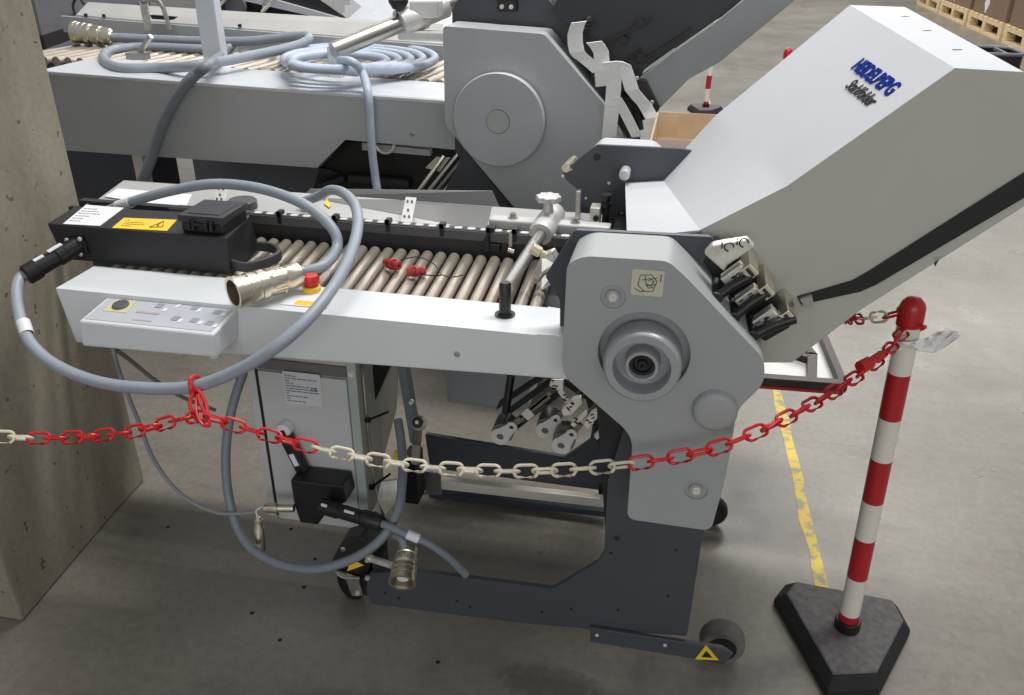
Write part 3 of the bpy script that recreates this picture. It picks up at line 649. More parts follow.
knuckle([(583, 424), (591, 412), (599, 407), (598, 418), (588, 431)], 1.485)
knuckle([(570, 425), (586, 411), (588, 414), (574, 428)], 1.485)
for a, b, y in (((512, 430), (560, 392), 1.56), ((524, 418), (548, 400), 1.54), ((508, 412), (552, 380), 1.62), ((498, 405), (545, 374), 1.68)):
    bm = nb(); obox(bm, (P(*a, y=y) + P(*b, y=y)) / 2, (P(*b, y=y) - P(*a, y=y)) / 2, (0, .02, 0), (.003, 0, .005)); obj('arm_strut', bm, 'darker' if y > 1.55 else mat('olive_steel', (96, 90, 82), .4, metal=.5), fm, bevel=.001)
bm = nb(); cyl(bm, P(511, 375, y=1.60), P(505, 418, y=1.58), .009); obj('black_tie_rod', bm, 'black', fm)
v = [P(594, 436, y=1.53), P(605, 426, y=1.53), P(607, 429, y=1.53), P(597, 440, y=1.53)]; bm = nb(); hexa(bm, v, [p + Vector((0, .01, 0)) for p in v]); obj('small_bright_catch', bm, 'bright', fm)
v = [P(556, 380, y=1.72), P(614, 384, y=1.72), P(614, 470, y=1.72), P(600, 452, y=1.72), P(586, 400, y=1.72)]; bm = nb(); hexa(bm, v, [p + Vector((0, .2, 0)) for p in v]); obj('inner_dark_panel', bm, 'black', fm)  # black panel filling in the dark interior behind the swing arms
# motor housing hanging behind
mh = [P(446, 366, y=2.02), P(530, 372, y=2.02), P(528, 411, y=2.02), P(447, 402, y=2.02)]
bm = nb(); hexa(bm, mh, [p + Vector((0, .0, 0)) + Vector((0, .16, 0)) for p in mh]); obj('motor_housing', bm, mat('housing_grey', (142, 146, 152), .45), fm, bevel=.004)
bm = nb(); box(bm, -.75, -.45, 2.03, 2.10, .60, .86); obj('housing_hanger', bm, 'dark', fm)
# cross bars at the base
q0, q1 = P(434, 482, y=2.01), P(604, 501, y=2.01)
bm = nb(); obox(bm, (q0 + q1) / 2, (q1 - q0) / 2, (0, .012, 0), (0, 0, .0155)); cb_ = obj('white_cross_bar', bm, 'whitepaint', fm, bevel=.002)
q0, q1 = P(430, 493, y=2.02), P(606, 512, y=2.02)
bm = nb(); obox(bm, (q0 + q1) / 2, (q1 - q0) / 2, (0, .012, 0), (0, 0, .009)); obj('lower_cross_bar', bm, 'dark', fm)
bm = nb(); obox(bm, P(603, 489, y=2.0), (.012, 0, 0), (0, .01, 0), (0, 0, .012)); obj('cross_bar_stop', bm, 'black', fm)
# hand lever and inner posts
p0, p1 = P(403, 362, y=1.62), P(416, 440, y=1.62)
bm = nb(); obox(bm, (p0 + p1) / 2, (.010, 0, 0), (0, .015, 0), (p0 - p1) / 2); ip = obj('inner_post', bm, mat('steel_blue_post', (96, 106, 114), .4), fm, bevel=.001)
for a, b in ((412, 401),): obj('screw', screw(nb(), P(a, b, y=1.60), r=.006, h=.01), 'bright', ip)
p0, p1 = P(418, 428, y=1.60), P(415, 462, y=1.60)
bm = nb(); tube(bm, [p1, p0], .011, 12); lv = obj('hand_lever', bm, 'steel', fm, smooth=True)
bm = nb(); lathe(bm, p0 + Vector((0, .02, .0)), (0, -.8, .6), [(0, 0), (0, .016), (.02, .018), (.028, .015), (.028, 0)], 24); k = obj('lever_cap', bm, 'bright', lv, smooth=True)
bm = nb(); lathe(bm, p0 + Vector((0, .02, 0)) + Vector((0, -.8, .6)) * .0282, (0, -.8, .6), [(0, 0), (0, .0145), (.003, .0135), (.003, 0)], 24); obj('cap_insert', bm, 'black', k)
bm = nb(); lathe(bm, p0 + Vector((0, .02, 0)) + Vector((0, -.8, .6)) * .0312, (0, -.8, .6), [(0, 0), (0, .005), (.003, .004), (.003, 0)], 12); obj('cap_screw', bm, 'bright', k)
v = [P(394, 452, y=1.66), P(408, 459, y=1.66), P(406, 463, y=1.66), P(393, 458, y=1.66)]; bm = nb(); hexa(bm, v, [p + Vector((0, .006, .004)) for p in v]); obj('yellow_clip', bm, 'yellow', fm)
bm = nb(); obox(bm, P(414, 475, y=1.70), (.018, 0, 0), (0, .03, 0), (0, 0, .07)); obj('lever_foot', bm, 'black', fm, bevel=.003)
v = [P(418, 470, y=1.75), P(440, 474, y=1.75), P(441, 495, y=1.75), P(424, 494, y=1.75)]; bm = nb(); hexa(bm, v, [p + Vector((0, .008, 0)) for p in v]); ffb = obj('foot_flange', bm, 'sheetdark', fm)
bm = nb(); lathe(bm, P(424, 490, y=1.745), (0, -.5, .86), [(0, 0), (0, .013), (.006, .013), (.006, .009), (.016, .008), (.016, 0)], 18); obj('flange_bolt', bm, 'steel', ffb)
# white inner sheet beside cabinet
v = [P(366, 360, y=1.66), P(398, 364, y=1.66), P(396, 410, y=1.66), P(372, 500, y=1.66)]; bm = nb(); hexa(bm, v, [p + Vector((0, .004, 0)) for p in v]); obj('inner_sheet', bm, mat('dull_beige_sheet', (150, 148, 138), .5), fm)
v = [P(374, 360, y=1.64), P(392, 362, y=1.64), P(370, 412, y=1.64), P(366, 395, y=1.64)]; bm = nb(); hexa(bm, v, [p + Vector((0, .01, 0)) for p in v]); obj('black_diagonal_brace', bm, 'black', fm)
bm = nb(); tube(bm, catmull([P(362, 365, y=1.56), P(367, 420, y=1.56), P(374, 480, y=1.56), P(384, 520, y=1.56), P(378, 545, y=1.55)], 6), .004, 8); obj('conduit', bm, 'steel', fm, smooth=True)
for a, b in (((368, 420), (388, 412)), ((372, 487), (390, 474))):
    bm = nb(); tube(bm, [P(*a, y=1.55), P(*b, y=1.53)], .0028, 8); lathe(bm, P(*a, y=1.55) - Vector((0, 0, .003)), (0, 0, 1), [(0, 0), (0, .008), (.006, .008), (.006, 0)], 12); obj('cable_tie', bm, 'black', fm)
v = [P(381, 482, y=1.52), P(396, 480, y=1.52), P(398, 500, y=1.50), P(385, 515, y=1.50), P(377, 500, y=1.50)]; bm = nb(); hexa(bm, v, [p + Vector((0, .006, 0)) for p in v]); obj('bent_tab', bm, 'bright', fm, bevel=.001)
bm = nb(); obox(bm, P(374, 566, y=1.46) , (.03, 0, 0), (0, .02, 0), (0, 0, .05)); obj('base_block', bm, 'darker', fm)
# --- electrical cabinet
cf_ = [P(257, 358, y=1.50), P(350, 366, y=1.50), P(362, 505, y=1.50), P(279, 503, y=1.50)]
x0, x1 = -.885, -.665
bm = nb(); box(bm, x0, x1, 1.505, 1.66, .285, .775); cab = obj('electrical_cabinet', bm, 'hoodside', fm, bevel=.003)
M['cab'] = mat('cabinet_door_grey', (186, 189, 190), .4, var=.03)
bm = nb(); box(bm, x0 + .008, x1 - .004, 1.495, 1.505, .285, .692); dr = obj('door', bm, 'cab', cab, bevel=.003)
bm = nb(); box(bm, x0, x0 + .005, 1.500, 1.505, .29, .69); obj('door_seal', bm, 'black', cab)
bm = nb(); box(bm, x0 + .008, x1 - .004, 1.498, 1.505, .697, .722); obj('top_strip', bm, 'sheetdark', cab)
bm = nb(); box(bm, x0 - .018, x0 - .001, 1.50, 1.60, .285, .75); obj('rear_side_panel', bm, 'cab', cab)
bm = nb(); box(bm, x1 + .001, x1 + .022, 1.49, 1.50, .27, .79); fl2 = obj('mounting_flange', bm, mat('pale_green_flange', (158, 170, 168), .4), cab, bevel=.001)
for z in (.715, .51): obj('bolt', lathe(nb(), (x1 + .013, 1.49, z), (0, -1, 0), [(0, 0), (0, .008), (.003, .008), (.003, .0055), (.008, .0055), (.008, 0)], 8), 'bright', fl2)
q = P(303, 389, y=1.495); lab = decal('rating_label', (q.x, 1.4945, q.z), (1, 0, 0), (0, 0, 1), .088, .082, mat('pale_label', (196, 201, 206), .5), cab)
obj('fine_print', lines_bm((q.x - .04, 1.4939, q.z - .036), (1, 0, 0), (0, 0, 1), .078, .07, 11, 3, .35), mat('label_print', (110, 112, 116), .6), lab)
obj('lettering', text_bm('CE', .012, (q.x + .02, 1.4932, q.z - .002), (1, 0, 0), (0, 0, 1), depth=.0004), 'ink', lab)
h0, h1 = P(284, 432, y=1.475), P(303, 470, y=1.475)
hd = (h1 - h0).normalized(); hs = Vector((-hd.z, 0, hd.x)); hs = hs if hs.x > 0 else -hs
bm = nb(); obox(bm, (h0 * .45 + h1 * .55), (h1 - h0) * .5, (0, .012, 0), hs * .014); hl = obj('latch_handle', bm, 'black', cab, bevel=.006, seg=3)
bm = nb(); lathe(bm, h0 + Vector((0, .018, .004)), (0, -1, 0), [(0, 0), (0, .017), (.022, .017), (.028, .012), (.028, 0)], 24); obj('latch_dial', bm, 'white', hl, smooth=True)
bm = nb(); obox(bm, h0 * .35 + h1 * .65 - Vector((0, .013, 0)), hd * .016, (0, .001, 0), hs * .006); obj('latch_sticker', bm, 'paper', hl)
bm = nb(); obox(bm, h0 + Vector((.0, -.012, .002)), hd * .008, (0, .002, 0), hs * .009); obj('latch_slot', bm, 'black', hl)
# --- black multi-pole socket under cabinet with its plug
sk = [P(290, 480, y=1.47), P(342, 486, y=1.47), P(346, 503, y=1.47), P(328, 510, y=1.47), P(318, 526, y=1.47), P(300, 524, y=1.47), P(294, 505, y=1.47)]
bm = nb(); sk = [P(*SKP, y=1.43) for SKP in ((290, 480), (342, 486), (346, 503), (328, 510), (318, 525), (300, 523), (294, 505))]; hexa(bm, sk, [p + Vector((0, .06, 0)) for p in sk]); sock = obj('socket_housing', bm, 'black', fm, bevel=.004)
# emergency stop
es = P(312, 291, z=.901)
bm = nb(); ep = [P(300, 286, z=.9018), P(337, 289, z=.9018), P(327, 308, z=.9018), P(280, 304, z=.9018)]; hexa(bm, [p - Vector((0, 0, .001)) for p in ep], ep); stp = obj('stop_label', bm, 'paper', fm)
bm = nb(); yp = [P(298, 300, z=.9022), P(316, 302, z=.9022), P(311, 306, z=.9022), P(293, 304, z=.9022)]; hexa(bm, [p - Vector((0, 0, .0006)) for p in yp], yp); obj('yellow_stripe', bm, 'yellow', stp)
bm = nb(); lathe(bm, es, (0, 0, 1), [(0, 0), (0, .0185), (.010, .0185), (.012, .016), (.012, 0)], 28); st = obj('stop_collar', bm, 'yellow', fm, smooth=True)
bm = nb(); lathe(bm, es + Vector((0, 0, .012)), (0, 0, 1), [(0, 0), (0, .013), (.006, .013), (.008, .0175), (.019, .0175), (.023, .0145), (.024, .0)], 28); obj('stop_button', bm, 'red', st, smooth=True)
# --- delivery tray frame behind, on the right
YT = 2.0
zt = P(800, 385, y=YT).z
T = [P(764, 383, z=.49), P(843, 386, z=.49), P(823, 338, z=.49), P(760, 338, z=.49)]
def barr(bm, a, b, w=.012, h=.012):
    a, b = Vector(a), Vector(b); d = (b - a).normalized(); s = d.cross(Vector((0, 0, 1))).normalized() * w
    return obox(bm, (a + b) / 2, (b - a) / 2 + d * w * .5, s, (0, 0, h))
tA, tB, tC, tD = Vector((.12, 2.06, .49)), T[1], T[2] + (T[2] - T[1]) * .25, Vector((.12, 2.6, .49))
bm = nb(); barr(bm, tA, tB, .013, .014); barr(bm, tB, tC, .011, .012); barr(bm, tC, tD, .01, .01)
ti = P(811, 384, z=.49); tj = P(812, 357, z=.49); tk = P(794, 335, z=.49)
barr(bm, ti, tj, .013, .012); barr(bm, tj, tk, .013, .012); barr(bm, tj + Vector((0, -.02, 0)), P(786, 352, z=.49), .01, .01)
tray = obj('delivery_tray_frame', bm, 'brownmetal', fm, bevel=.002)
bm = nb(); hexa(bm, [tA + Vector((0, .0, -.016)), tB + Vector((-.01, .0, -.016)), tC + Vector((-.01, 0, -.016)), tD + Vector((0, 0, -.016))], [tA + Vector((0, 0, -.010)), tB + Vector((-.01, 0, -.010)), tC + Vector((-.01, 0, -.010)), tD + Vector((0, 0, -.010))]); obj('tray_sheet', bm, 'sheet', tray)
bm = nb(); barr(bm, tA + Vector((0, -.014, -.014)), tB + Vector((0, -.014, -.014)), .002, .004); obj('red_edge_trim', bm, 'redpaint', tray)
bm = nb(); box(bm, .07, .13, 2.02, 2.09, .44, .52); obj('tray_mount', bm, 'dark', fm)
bm = nb(); q = P(936, 261, y=YH); hexa(bm, [q + Vector((-.006, 0, .006)), q + Vector((.006, 0, .010)), q + Vector((.001, 0, -.010))], [q + Vector((-.006, .01, .006)), q + Vector((.006, .01, .010)), q + Vector((.001, .01, -.010))]); obj('hood_stop_pin', bm, 'darker', hood)

# ================================================================ CONTROL BOX ON THE ROLLERS
bx = thing('control_box', 'long black metal control box with white and yellow labels lying across the conveyor rollers', 'box', (-1.14, 1.62, .899))
BX0, BX1, BY0, BY1 = -1.352, -.925, 1.535, 1.68
rl_ = P(75, 206, z=.982); rr_ = P(250, 215, z=.982)
bm = nb(); hexa(bm, [(BX0 + .02, BY0, .9), (BX1 - .004, BY0, .9), (BX1 - .01, rr_.y, .9), (rl_.x + .02, rl_.y, .9)], [(BX0, BY0, .982), (BX1, BY0, .982), (rr_.x, rr_.y, .982), (rl_.x, rl_.y, .982)])
obj('body', bm, 'blackmetal', bx, bevel=.003)
bm = nb(); box(bm, BX0 + .02, BX1 - .05, BY0 + .03, BY1 - .03, .898, .9); obj('base_pad', bm, 'black', bx)
w_ = [P(63, 224, z=.9825), P(100, 226, z=.9825), P(124, 208, z=.9825), P(86, 205, z=.9825)]
bm = nb(); hexa(bm, w_, [p + Vector((0, 0, .0007)) for p in w_]); wl = obj('white_label', bm, 'paper', bx)
u_, v_ = w_[1] - w_[0], w_[3] - w_[0]
obj('fine_print', lines_bm(w_[0] + u_ * .08 + v_ * .1 + Vector((0, 0, .0007)), u_, v_, u_.length * .8, v_.length * .75, 6, 9, .22), 'faintink', wl)
w_ = [P(112, 228, z=.9825), P(167, 231, z=.9825), P(177, 220, z=.9825), P(124, 218, z=.9825)]
bm = nb(); hexa(bm, w_, [p + Vector((0, 0, .0007)) for p in w_]); yl = obj('yellow_label', bm, 'yellow', bx)
u_, v_ = w_[1] - w_[0], w_[3] - w_[0]
obj('fine_print', lines_bm(w_[0] + u_ * .12 + v_ * .15 + Vector((0, 0, .0007)), u_, v_, u_.length * .45, v_.length * .7, 4, 4, .2), mat('ochre_print', (150, 120, 30), .6), yl)
bm = nb(); tq = [w_[0] + u_ * .64 + v_ * .2, w_[0] + u_ * .86 + v_ * .3, w_[0] + u_ * .78 + v_ * .85]; tube(bm, [p + Vector((0, 0, .0012)) for p in tq], .0009, 5, closed=True)
tube(bm, [w_[0] + u_ * .76 + v_ * .65 + Vector((0, 0, .0012)), w_[0] + u_ * .73 + v_ * .45 + Vector((0, 0, .0012)), w_[0] + u_ * .77 + v_ * .45 + Vector((0, 0, .0012)), w_[0] + u_ * .75 + v_ * .3 + Vector((0, 0, .0012))], .0007, 5); obj('warning_symbol', bm, 'ink', yl)
# hinged connector lid on top
lx0, lx1, ly0, ly1 = -1.035, -.938, 1.55, 1.655
bm = nb(); box(bm, lx0, lx1, ly0, ly1, .982, 1.006); cs = obj('socket_frame', bm, 'black', bx, bevel=.004)
bm = nb(); box(bm, lx0 - .003, lx1 + .003, ly0 - .003, ly1 + .003, 1.0065, 1.021); box(bm, lx0 + .012, lx1 - .012, ly0 + .012, ly1 - .012, 1.021, 1.0225); ld = obj('socket_lid', bm, mat('dark_grey_lid', (52, 52, 56), .35), bx, bevel=.003)
bm = nb()
for xx in (lx0 + .024, lx0 + .033, lx1 - .033, lx1 - .022): box(bm, xx - .003, xx + .003, ly0 - .012, ly0, .992, 1.012)
obj('lid_clips', bm, 'black', cs, bevel=.001)
bm = nb(); tube(bm, [(lx0 + .03, ly0 - .008, 1.004), (lx1 - .03, ly0 - .008, 1.004)], .003, 8); obj('lid_pin', bm, 'black', cs)
# carrying handle at the right end
hx = [(BX1 - .01, BY0 + .018, .905), (BX1 + .03, BY0 + .008, .905), (BX1 + .062, BY0 + .045, .905), (BX1 + .068, BY0 + .09, .905), (BX1 + .035, BY0 + .125, .905), (BX1 - .004, BY0 + .13, .905)]
hp = catmull(hx, 8); bm = nb(); ribbon(bm, [Vector(p) + Vector((0, 0, .012)) for p in hp], (0, 0, .011), .005); obj('handle', bm, mat('grey_rubber_grip', (60, 60, 64), .55), bx, bevel=.003)
# plug at the left end
pa, pb = P(76, 246, y=BY0 - .004), P(25, 276, y=1.43)
pd = (pb - pa).normalized(); PL = (pb - pa).length
bm = nb(); obox(bm, pa + Vector((.004, 0, 0)), (.022, 0, .004), (0, .004, 0), (-.003, 0, .022)); sq_ = obj('plug_flange', bm, 'black', bx, bevel=.002)
bm = nb()
for a, b in ((67, 240), (80, 239), (81, 254)): screw(bm, P(a, b, y=BY0 - .008), r=.005, h=.004)
obj('screws', bm, 'bright', sq_)
bm = nb(); lathe(bm, pa - pd * .01, pd, [(0, 0), (0, .019), (.035, .0195), (.037, .0215), (.055, .0215), (.057, .0185), (PL - .022, .0185), (PL - .020, .022), (PL + .006, .022), (PL + .010, .018), (PL + .010, 0)], 20); plg = obj('plug', bm, 'black', bx, smooth=True)
bm = nb(); _, pu, pw = basis(pd); upv = pw if pw.z > 0 else -pw
obox(bm, pa + pd * (PL * .33) + upv * .0205, pd * .016, pu * .007, upv * .001); obox(bm, pa + pd * (PL * .66) + upv * .0187, pd * .012, pu * .006, upv * .001); obj('plug_label', bm, 'paper', plg)

# ================================================================ HOSES (each one a thing)
def hose(nm, label, cat, path, r, m, group=None, k=10):
    pts = catmull([pt(e) if isinstance(e[2], str) else Vector(e) for e in path], k)
    t = thing(nm, label, cat, min(pts, key=lambda p: p.z), group)
    bm = nb(); tube(bm, pts, r, 14); obj('hose', bm, m, t, smooth=True); return t, pts
def sleeve(parent, a, b, r, m='paper', nm='label_sleeve'):
    bm = nb(); a, b = Vector(a), Vector(b); d = (b - a); lathe(bm, a, d, [(0, r - .002), (0, r), (d.length, r), (d.length, r - .002)], 16); return obj(nm, bm, m, parent, smooth=True)
def nickel_plug(parent, a, d, L, r, nm='nickel_connector', pins=True, inner='brownred'):
    """mouth at a + d*L, cable enters at a"""
    d = Vector(d).normalized()
    bm = nb(); lathe(bm, a, d, [(0, 0), (0, r * .55), (.004, r * .6), (L * .04, r * .66), (L * .06, r * .80), (L * .24, r * .84), (L * .26, r * .78), (L * .29, r * .78), (L * .31, r * .87), (L * .50, r * .90), (L * .52, r * .86), (L * .55, r * .86), (L * .57, r), (L * .66, r), (L * .67, r * .94), (L * .7, r * .94), (L * .71, r), (L * .8, r), (L * .81, r * .94), (L * .84, r * .94), (L * .85, r), (L * .93, r), (L * .94, r * 1.06), (L, r * 1.06), (L, r * .84), (L * .66, r * .8), (L * .66, 0)], 36)
    o = obj(nm, bm, 'nickel', parent, smooth=True)
    bm = nb(); lathe(bm, a + d * L * .661, d, [(0, 0), (0, r * .79), (L * .02, r * .79), (L * .02, 0)], 28); obj('insert', bm, 'brownred', o)
    if pins:
        bm = nb(); lathe(bm, a + d * L * .68, d, [(0, 0), (0, r * .45), (L * .2, r * .45), (L * .2, 0)], 20); obj('pin_block', bm, 'white', o)
    bm = nb(); _, u, w = basis(d)
    for i in range(24):
        t = 2 * PI * i / 24; q = a + d * L * .40 + (u * math.cos(t) + w * math.sin(t)) * r * .9
        obox(bm, q, d * L * .08, (u * math.sin(t) - w * math.cos(t)) * r * .05, (u * math.cos(t) + w * math.sin(t)) * r * .03)
    obj('knurling', bm, 'nickel', o)
    return o
M['brownred'] = mat('brown_insert', (96, 58, 48), .5)
# hose A: from the control box plug round the front of the beam and back over the rollers
hA_end = pb + pd * .012
tA_, ptsA = hose('power_hose', 'thick grey hose from the black plug looping low in front of the control panel', 'hose',
    [tuple(hA_end - pd * .03), tuple(hA_end), (17, 300, 'y', 1.37), (26, 335, 'y', 1.30), (48, 360, 'y', 1.26), (85, 378, 'y', 1.24), (130, 387, 'y', 1.225), (190, 387, 'y', 1.22), (240, 369, 'y', 1.225), (285, 340, 'y', 1.25), (320, 305, 'y', 1.33), (345, 267, 'y', 1.45), (357, 232, 'y', 1.58), (356, 208, 'y', 1.68), (345, 194, 'y', 1.76), (331, 190, 'y', 1.84), (319, 196, 'y', 1.88), (300, 203, 'z', .948)], .0118, 'hose')
sleeve(tA_, pt((23, 322, 'y', 1.322)), pt((27, 334, 'y', 1.302)), .0135)
# hose B: nickel connector resting on the beam end, arching over the control box
tB_, ptsB = hose('power_hose', 'thick grey hose arching over the control box, ending in a large nickel connector', 'hose',
    [(100, 214, 'y', 1.76), (125, 204, 'y', 1.75), (170, 191, 'y', 1.745), (215, 184, 'y', 1.74), (262, 189, 'y', 1.71), (305, 205, 'y', 1.66), (332, 228, 'z', .985), (337, 248, 'z', .95), (324, 265, 'z', .936), (303, 272, 'z', .93), (290, 275, 'z', .93)], .0118, 'hose')
sleeve(tB_, pt((118, 206.5, 'y', 1.752)), pt((131, 202, 'y', 1.749)), .0135)
ca, cb2 = P(302, 273, z=.937), P(233, 293, z=.937)
nickel_plug(tB_, ca, cb2 - ca, (cb2 - ca).length, .031, pins=False)
# cable C: loop under the conveyor
tC_, _ = hose('power_hose', 'thick slate hose hanging in a big loop below the conveyor beside the cabinet', 'hose',
    [(262, 345, 'y', 1.56), (248, 362, 'y', 1.54), (233, 405, 'y', 1.50), (226, 450, 'y', 1.46), (229, 498, 'y', 1.42), (243, 538, 'y', 1.38), (270, 560, 'y', 1.355), (308, 569, 'y', 1.345), (345, 562, 'y', 1.35), (377, 543, 'y', 1.37), (396, 515, 'y', 1.41), (402, 485, 'y', 1.47), (402, 450, 'y', 1.56), (398, 420, 'y', 1.62)], .0105, 'hosedark')
# cable D: thin cable from panel to the small nickel plug
tD_, _ = hose('thin_cable', 'thin grey cable sagging from the control panel to the small nickel connector', 'cable',
    [(112, 346, 'y', 1.36), (122, 380, 'y', 1.36), (138, 420, 'y', 1.36), (155, 462, 'y', 1.37), (182, 495, 'y', 1.38), (215, 512, 'y', 1.39), (245, 513, 'y', 1.40), (267, 508, 'y', 1.41)], .0045, mat('thin_cable_grey', (130, 138, 142), .45))
q0, q1 = P(265, 508, y=1.41), P(294, 508, y=1.42)
bm = nb(); dd_ = q1 - q0; lathe(bm, q0, dd_, [(0, 0), (0, .010), (.014, .0105), (.016, .0115), (.03, .0115), (.032, .0095), (dd_.length, .0095), (dd_.length, 0)], 20); obj('small_nickel_connector', bm, 'nickel', tD_, smooth=True)
tE_, _ = hose('thin_cable', 'second thin cable running back under the control panel towards the cabinet', 'cable',
    [(112, 347, 'y', 1.37), (130, 360, 'y', 1.40), (152, 378, 'y', 1.44), (180, 396, 'y', 1.50), (215, 410, 'y', 1.58)], .0045, mat('thin_cable_green_grey', (112, 120, 116), .45))
# hanging small nickel cap
hc = thing('hanging_connector', 'small nickel connector hanging below the thin cable left of the black socket', 'connector', tuple(P(260, 549, y=1.40)))
q0, q1 = P(258, 517, y=1.40), P(260, 549, y=1.40); d_ = q1 - q0; Lh = d_.length
bm = nb(); lathe(bm, q0, d_, [(0, 0), (0, .005), (.006, .007), (.008, .0105), (Lh * .3, .011), (Lh * .32, .0125), (Lh * .9, .0135), (Lh, .0135), (Lh, 0)], 24); obj('shell', bm, 'nickel', hc, smooth=True)
bm = nb(); tube(bm, catmull([q0, P(256, 511, y=1.40), P(260, 508, y=1.40), P(264, 507, y=1.41)], 6), .0018, 8); obj('lanyard', bm, 'paper', hc, smooth=True)
# cable E: black plug to grey cable with big nickel connector
bpA, bpB = P(322, 506, y=1.405), P(381, 523, y=1.385)
tP, _ = hose('power_hose', 'grey cable trailing right from the black plug at the cabinet foot', 'cable',
    [tuple(bpB - (bpB - bpA).normalized() * .01), (395, 529, 'y', 1.375), (410, 536, 'y', 1.37), (428, 543, 'y', 1.375), (448, 557, 'y', 1.39), (466, 575, 'y', 1.41)], .0085, 'hosedark')
d_ = bpB - bpA; Lb = d_.length
bm = nb(); lathe(bm, bpA, d_, [(0, 0), (0, .018), (Lb * .28, .0185), (Lb * .3, .016), (Lb * .36, .016), (Lb * .38, .0165), (Lb * .68, .0165), (Lb * .7, .019), (Lb * .98, .019), (Lb * 1.02, .015), (Lb * 1.02, 0)], 20); bp_ = obj('black_plug', bm, 'black', tP, smooth=True)
_, u, w = basis(d_); w = w if w.z > 0 else -w; dn = d_.normalized()
bm = nb(); obox(bm, bpA + d_ * .5 + w * .013 - Vector((0, .010, 0)), dn * .012, u * .0015, w * .004); obj('plug_label', bm, 'paper', bp_)
bm = nb(); obox(bm, bpA + d_ * .08 + w * .013 - Vector((0, .012, 0)), dn * .007, u * .0015, w * .005); obj('plug_label', bm, 'paper', bp_)
sleeve(tP, pt((407, 534, 'y', 1.371)), pt((419, 539, 'y', 1.372)), .0105)
tN, _ = hose('nickel_connector_cable', 'short cable with large nickel connector hanging mouth down in front of the base plate', 'connector',
    [(388, 560, 'y', 1.40), (395, 535, 'y', 1.385), (402, 540, 'y', 1.372), (405, 552, 'y', 1.365)][1:], .0085, 'hosedark')
na, nb_ = P(408, 547, y=1.385), P(402, 583, y=1.30)
nickel_plug(tN, na, nb_ - na, (nb_ - na).length, .028)
bm = nb(); q0, q1 = P(369, 558, y=1.40), P(391, 565, y=1.37); d_ = q1 - q0; lathe(bm, q0, d_, [(0, 0), (0, .009), (.008, .009), (.008, .006), (.014, .006), (.014, .008), (d_.length, .008), (d_.length, 0)], 16); obj('cap_toggle', bm, 'bright', tN, smooth=True)
# black zip tie with red cable clamps on the rollers
cl0 = thing('cable_clamp', 'dull red cable clamp on the rollers, left and farther of the two', 'clamp', tuple(P(392, 264, z=.9)), 'red cable clamps')
cl1 = thing('cable_clamp', 'dull red cable clamp on the rollers, right and nearer of the two', 'clamp', tuple(P(416, 271, z=.9)), 'red cable clamps')
for t, (a, b), s in ((cl0, (392, 264), 1), (cl1, (416, 271), -1)):
    c = P(a, b, z=.912); d = Vector((1, -.45 * s, .0)).normalized()
    bm = nb(); lathe(bm, c - d * .02, d, [(0, 0), (0, .009), (.012, .012), (.013, .009), (.018, .009), (.019, .0125), (.026, .0125), (.027, .008), (.034, .010), (.04, .010), (.04, .004), (.034, .004), (.034, 0)], 18); obj('clamp_body', bm, 'darkred', t, smooth=True)
    bm = nb(); cyl(bm, c + Vector((0, 0, -.011)), c + Vector((-.006, .0, .010)), .007, 12); obj('clamp_screw', bm, 'darkred', t)
zt_ = thing('zip_tie', 'thin black cable tie curling between the red clamps', 'cable tie', tuple(P(440, 276, z=.9)))
bm = nb(); tube(bm, catmull([P(401, 260, z=.915), P(418, 257, z=.925), P(434, 264, z=.92), P(441, 274, z=.91), P(452, 277, z=.908), P(463, 275, z=.91)], 8), .0012, 6); tube(bm, catmull([P(412, 272, z=.912), P(426, 275, z=.905), P(441, 275.5, z=.908)], 6), .0014, 6); obj('strap', bm, 'black', zt_, smooth=True)

# ================================================================ BARRIER POST AND CHAIN
YPp = P(848, 622, z=.07).y
def make_post(name, label, cx, cy, leantop, group):
    t = thing(name, label, 'barrier post', (cx, cy, 0), group)
    def gp(a, b, z=0.): q = P(a, b, z=z); return (q.x - cx0 + cx, q.y - cy0 + cy)
    cx0, cy0 = P(848, 622, z=.07).x, YPp
    bot = [gp(*p) for p in [(773, 604), (784, 590), (896, 612), (909, 636), (878, 698), (826, 700)]]
    topp = [gp(*p, z=.055) for p in [(790, 590), (797, 586), (886, 606), (900, 622), (872, 672), (850, 676)]]
    c = (sum(p[0] for p in bot) / 6, sum(p[1] for p in bot) / 6)
    topp = [(c[0] + (p[0] - c[0]) * .87, c[1] + (p[1] - c[1]) * .87) for p in bot]
    def sc(k, z): return [(c[0] + (p[0] - c[0]) * k, c[1] + (p[1] - c[1]) * k, z) for p in bot]
    bm = nb(); hexa(bm, sc(1, 0), sc(1, .02)); hexa(bm, sc(1, .0201), sc(.86, .048)); obj('base_skirt', bm, 'baseblack', t, bevel=.004)
    bm = nb(); hexa(bm, sc(.858, .0482), sc(.835, .055)); obj('base', bm, 'basegrey', t, bevel=.003, seg=3)
    b0 = Vector((cx, cy, .055)); tp = b0 + leantop; d = (tp - b0); Ln = d.length
    bm = nb(); lathe(bm, b0 - d.normalized() * .01, d, [(0, 0), (0, .030), (.035, .030), (.037, .028), (.037, .024), (.02, .0235), (.02, 0)], 28); obj('collar', bm, 'black', t, smooth=True)
    return t, b0, d
pb0 = P(848, 622, z=.07); ptop = P(915, 296, y=YPp)
lean = ptop - Vector((pb0.x, pb0.y, .055))
tpst, b0, dP = make_post('chain_post', 'red and white striped chain post on triangular rubber base in the right foreground', pb0.x, pb0.y, lean, 'barrier posts')
fz = lambda a, b: (P(a, b, y=YPp).z - .055) / lean.z
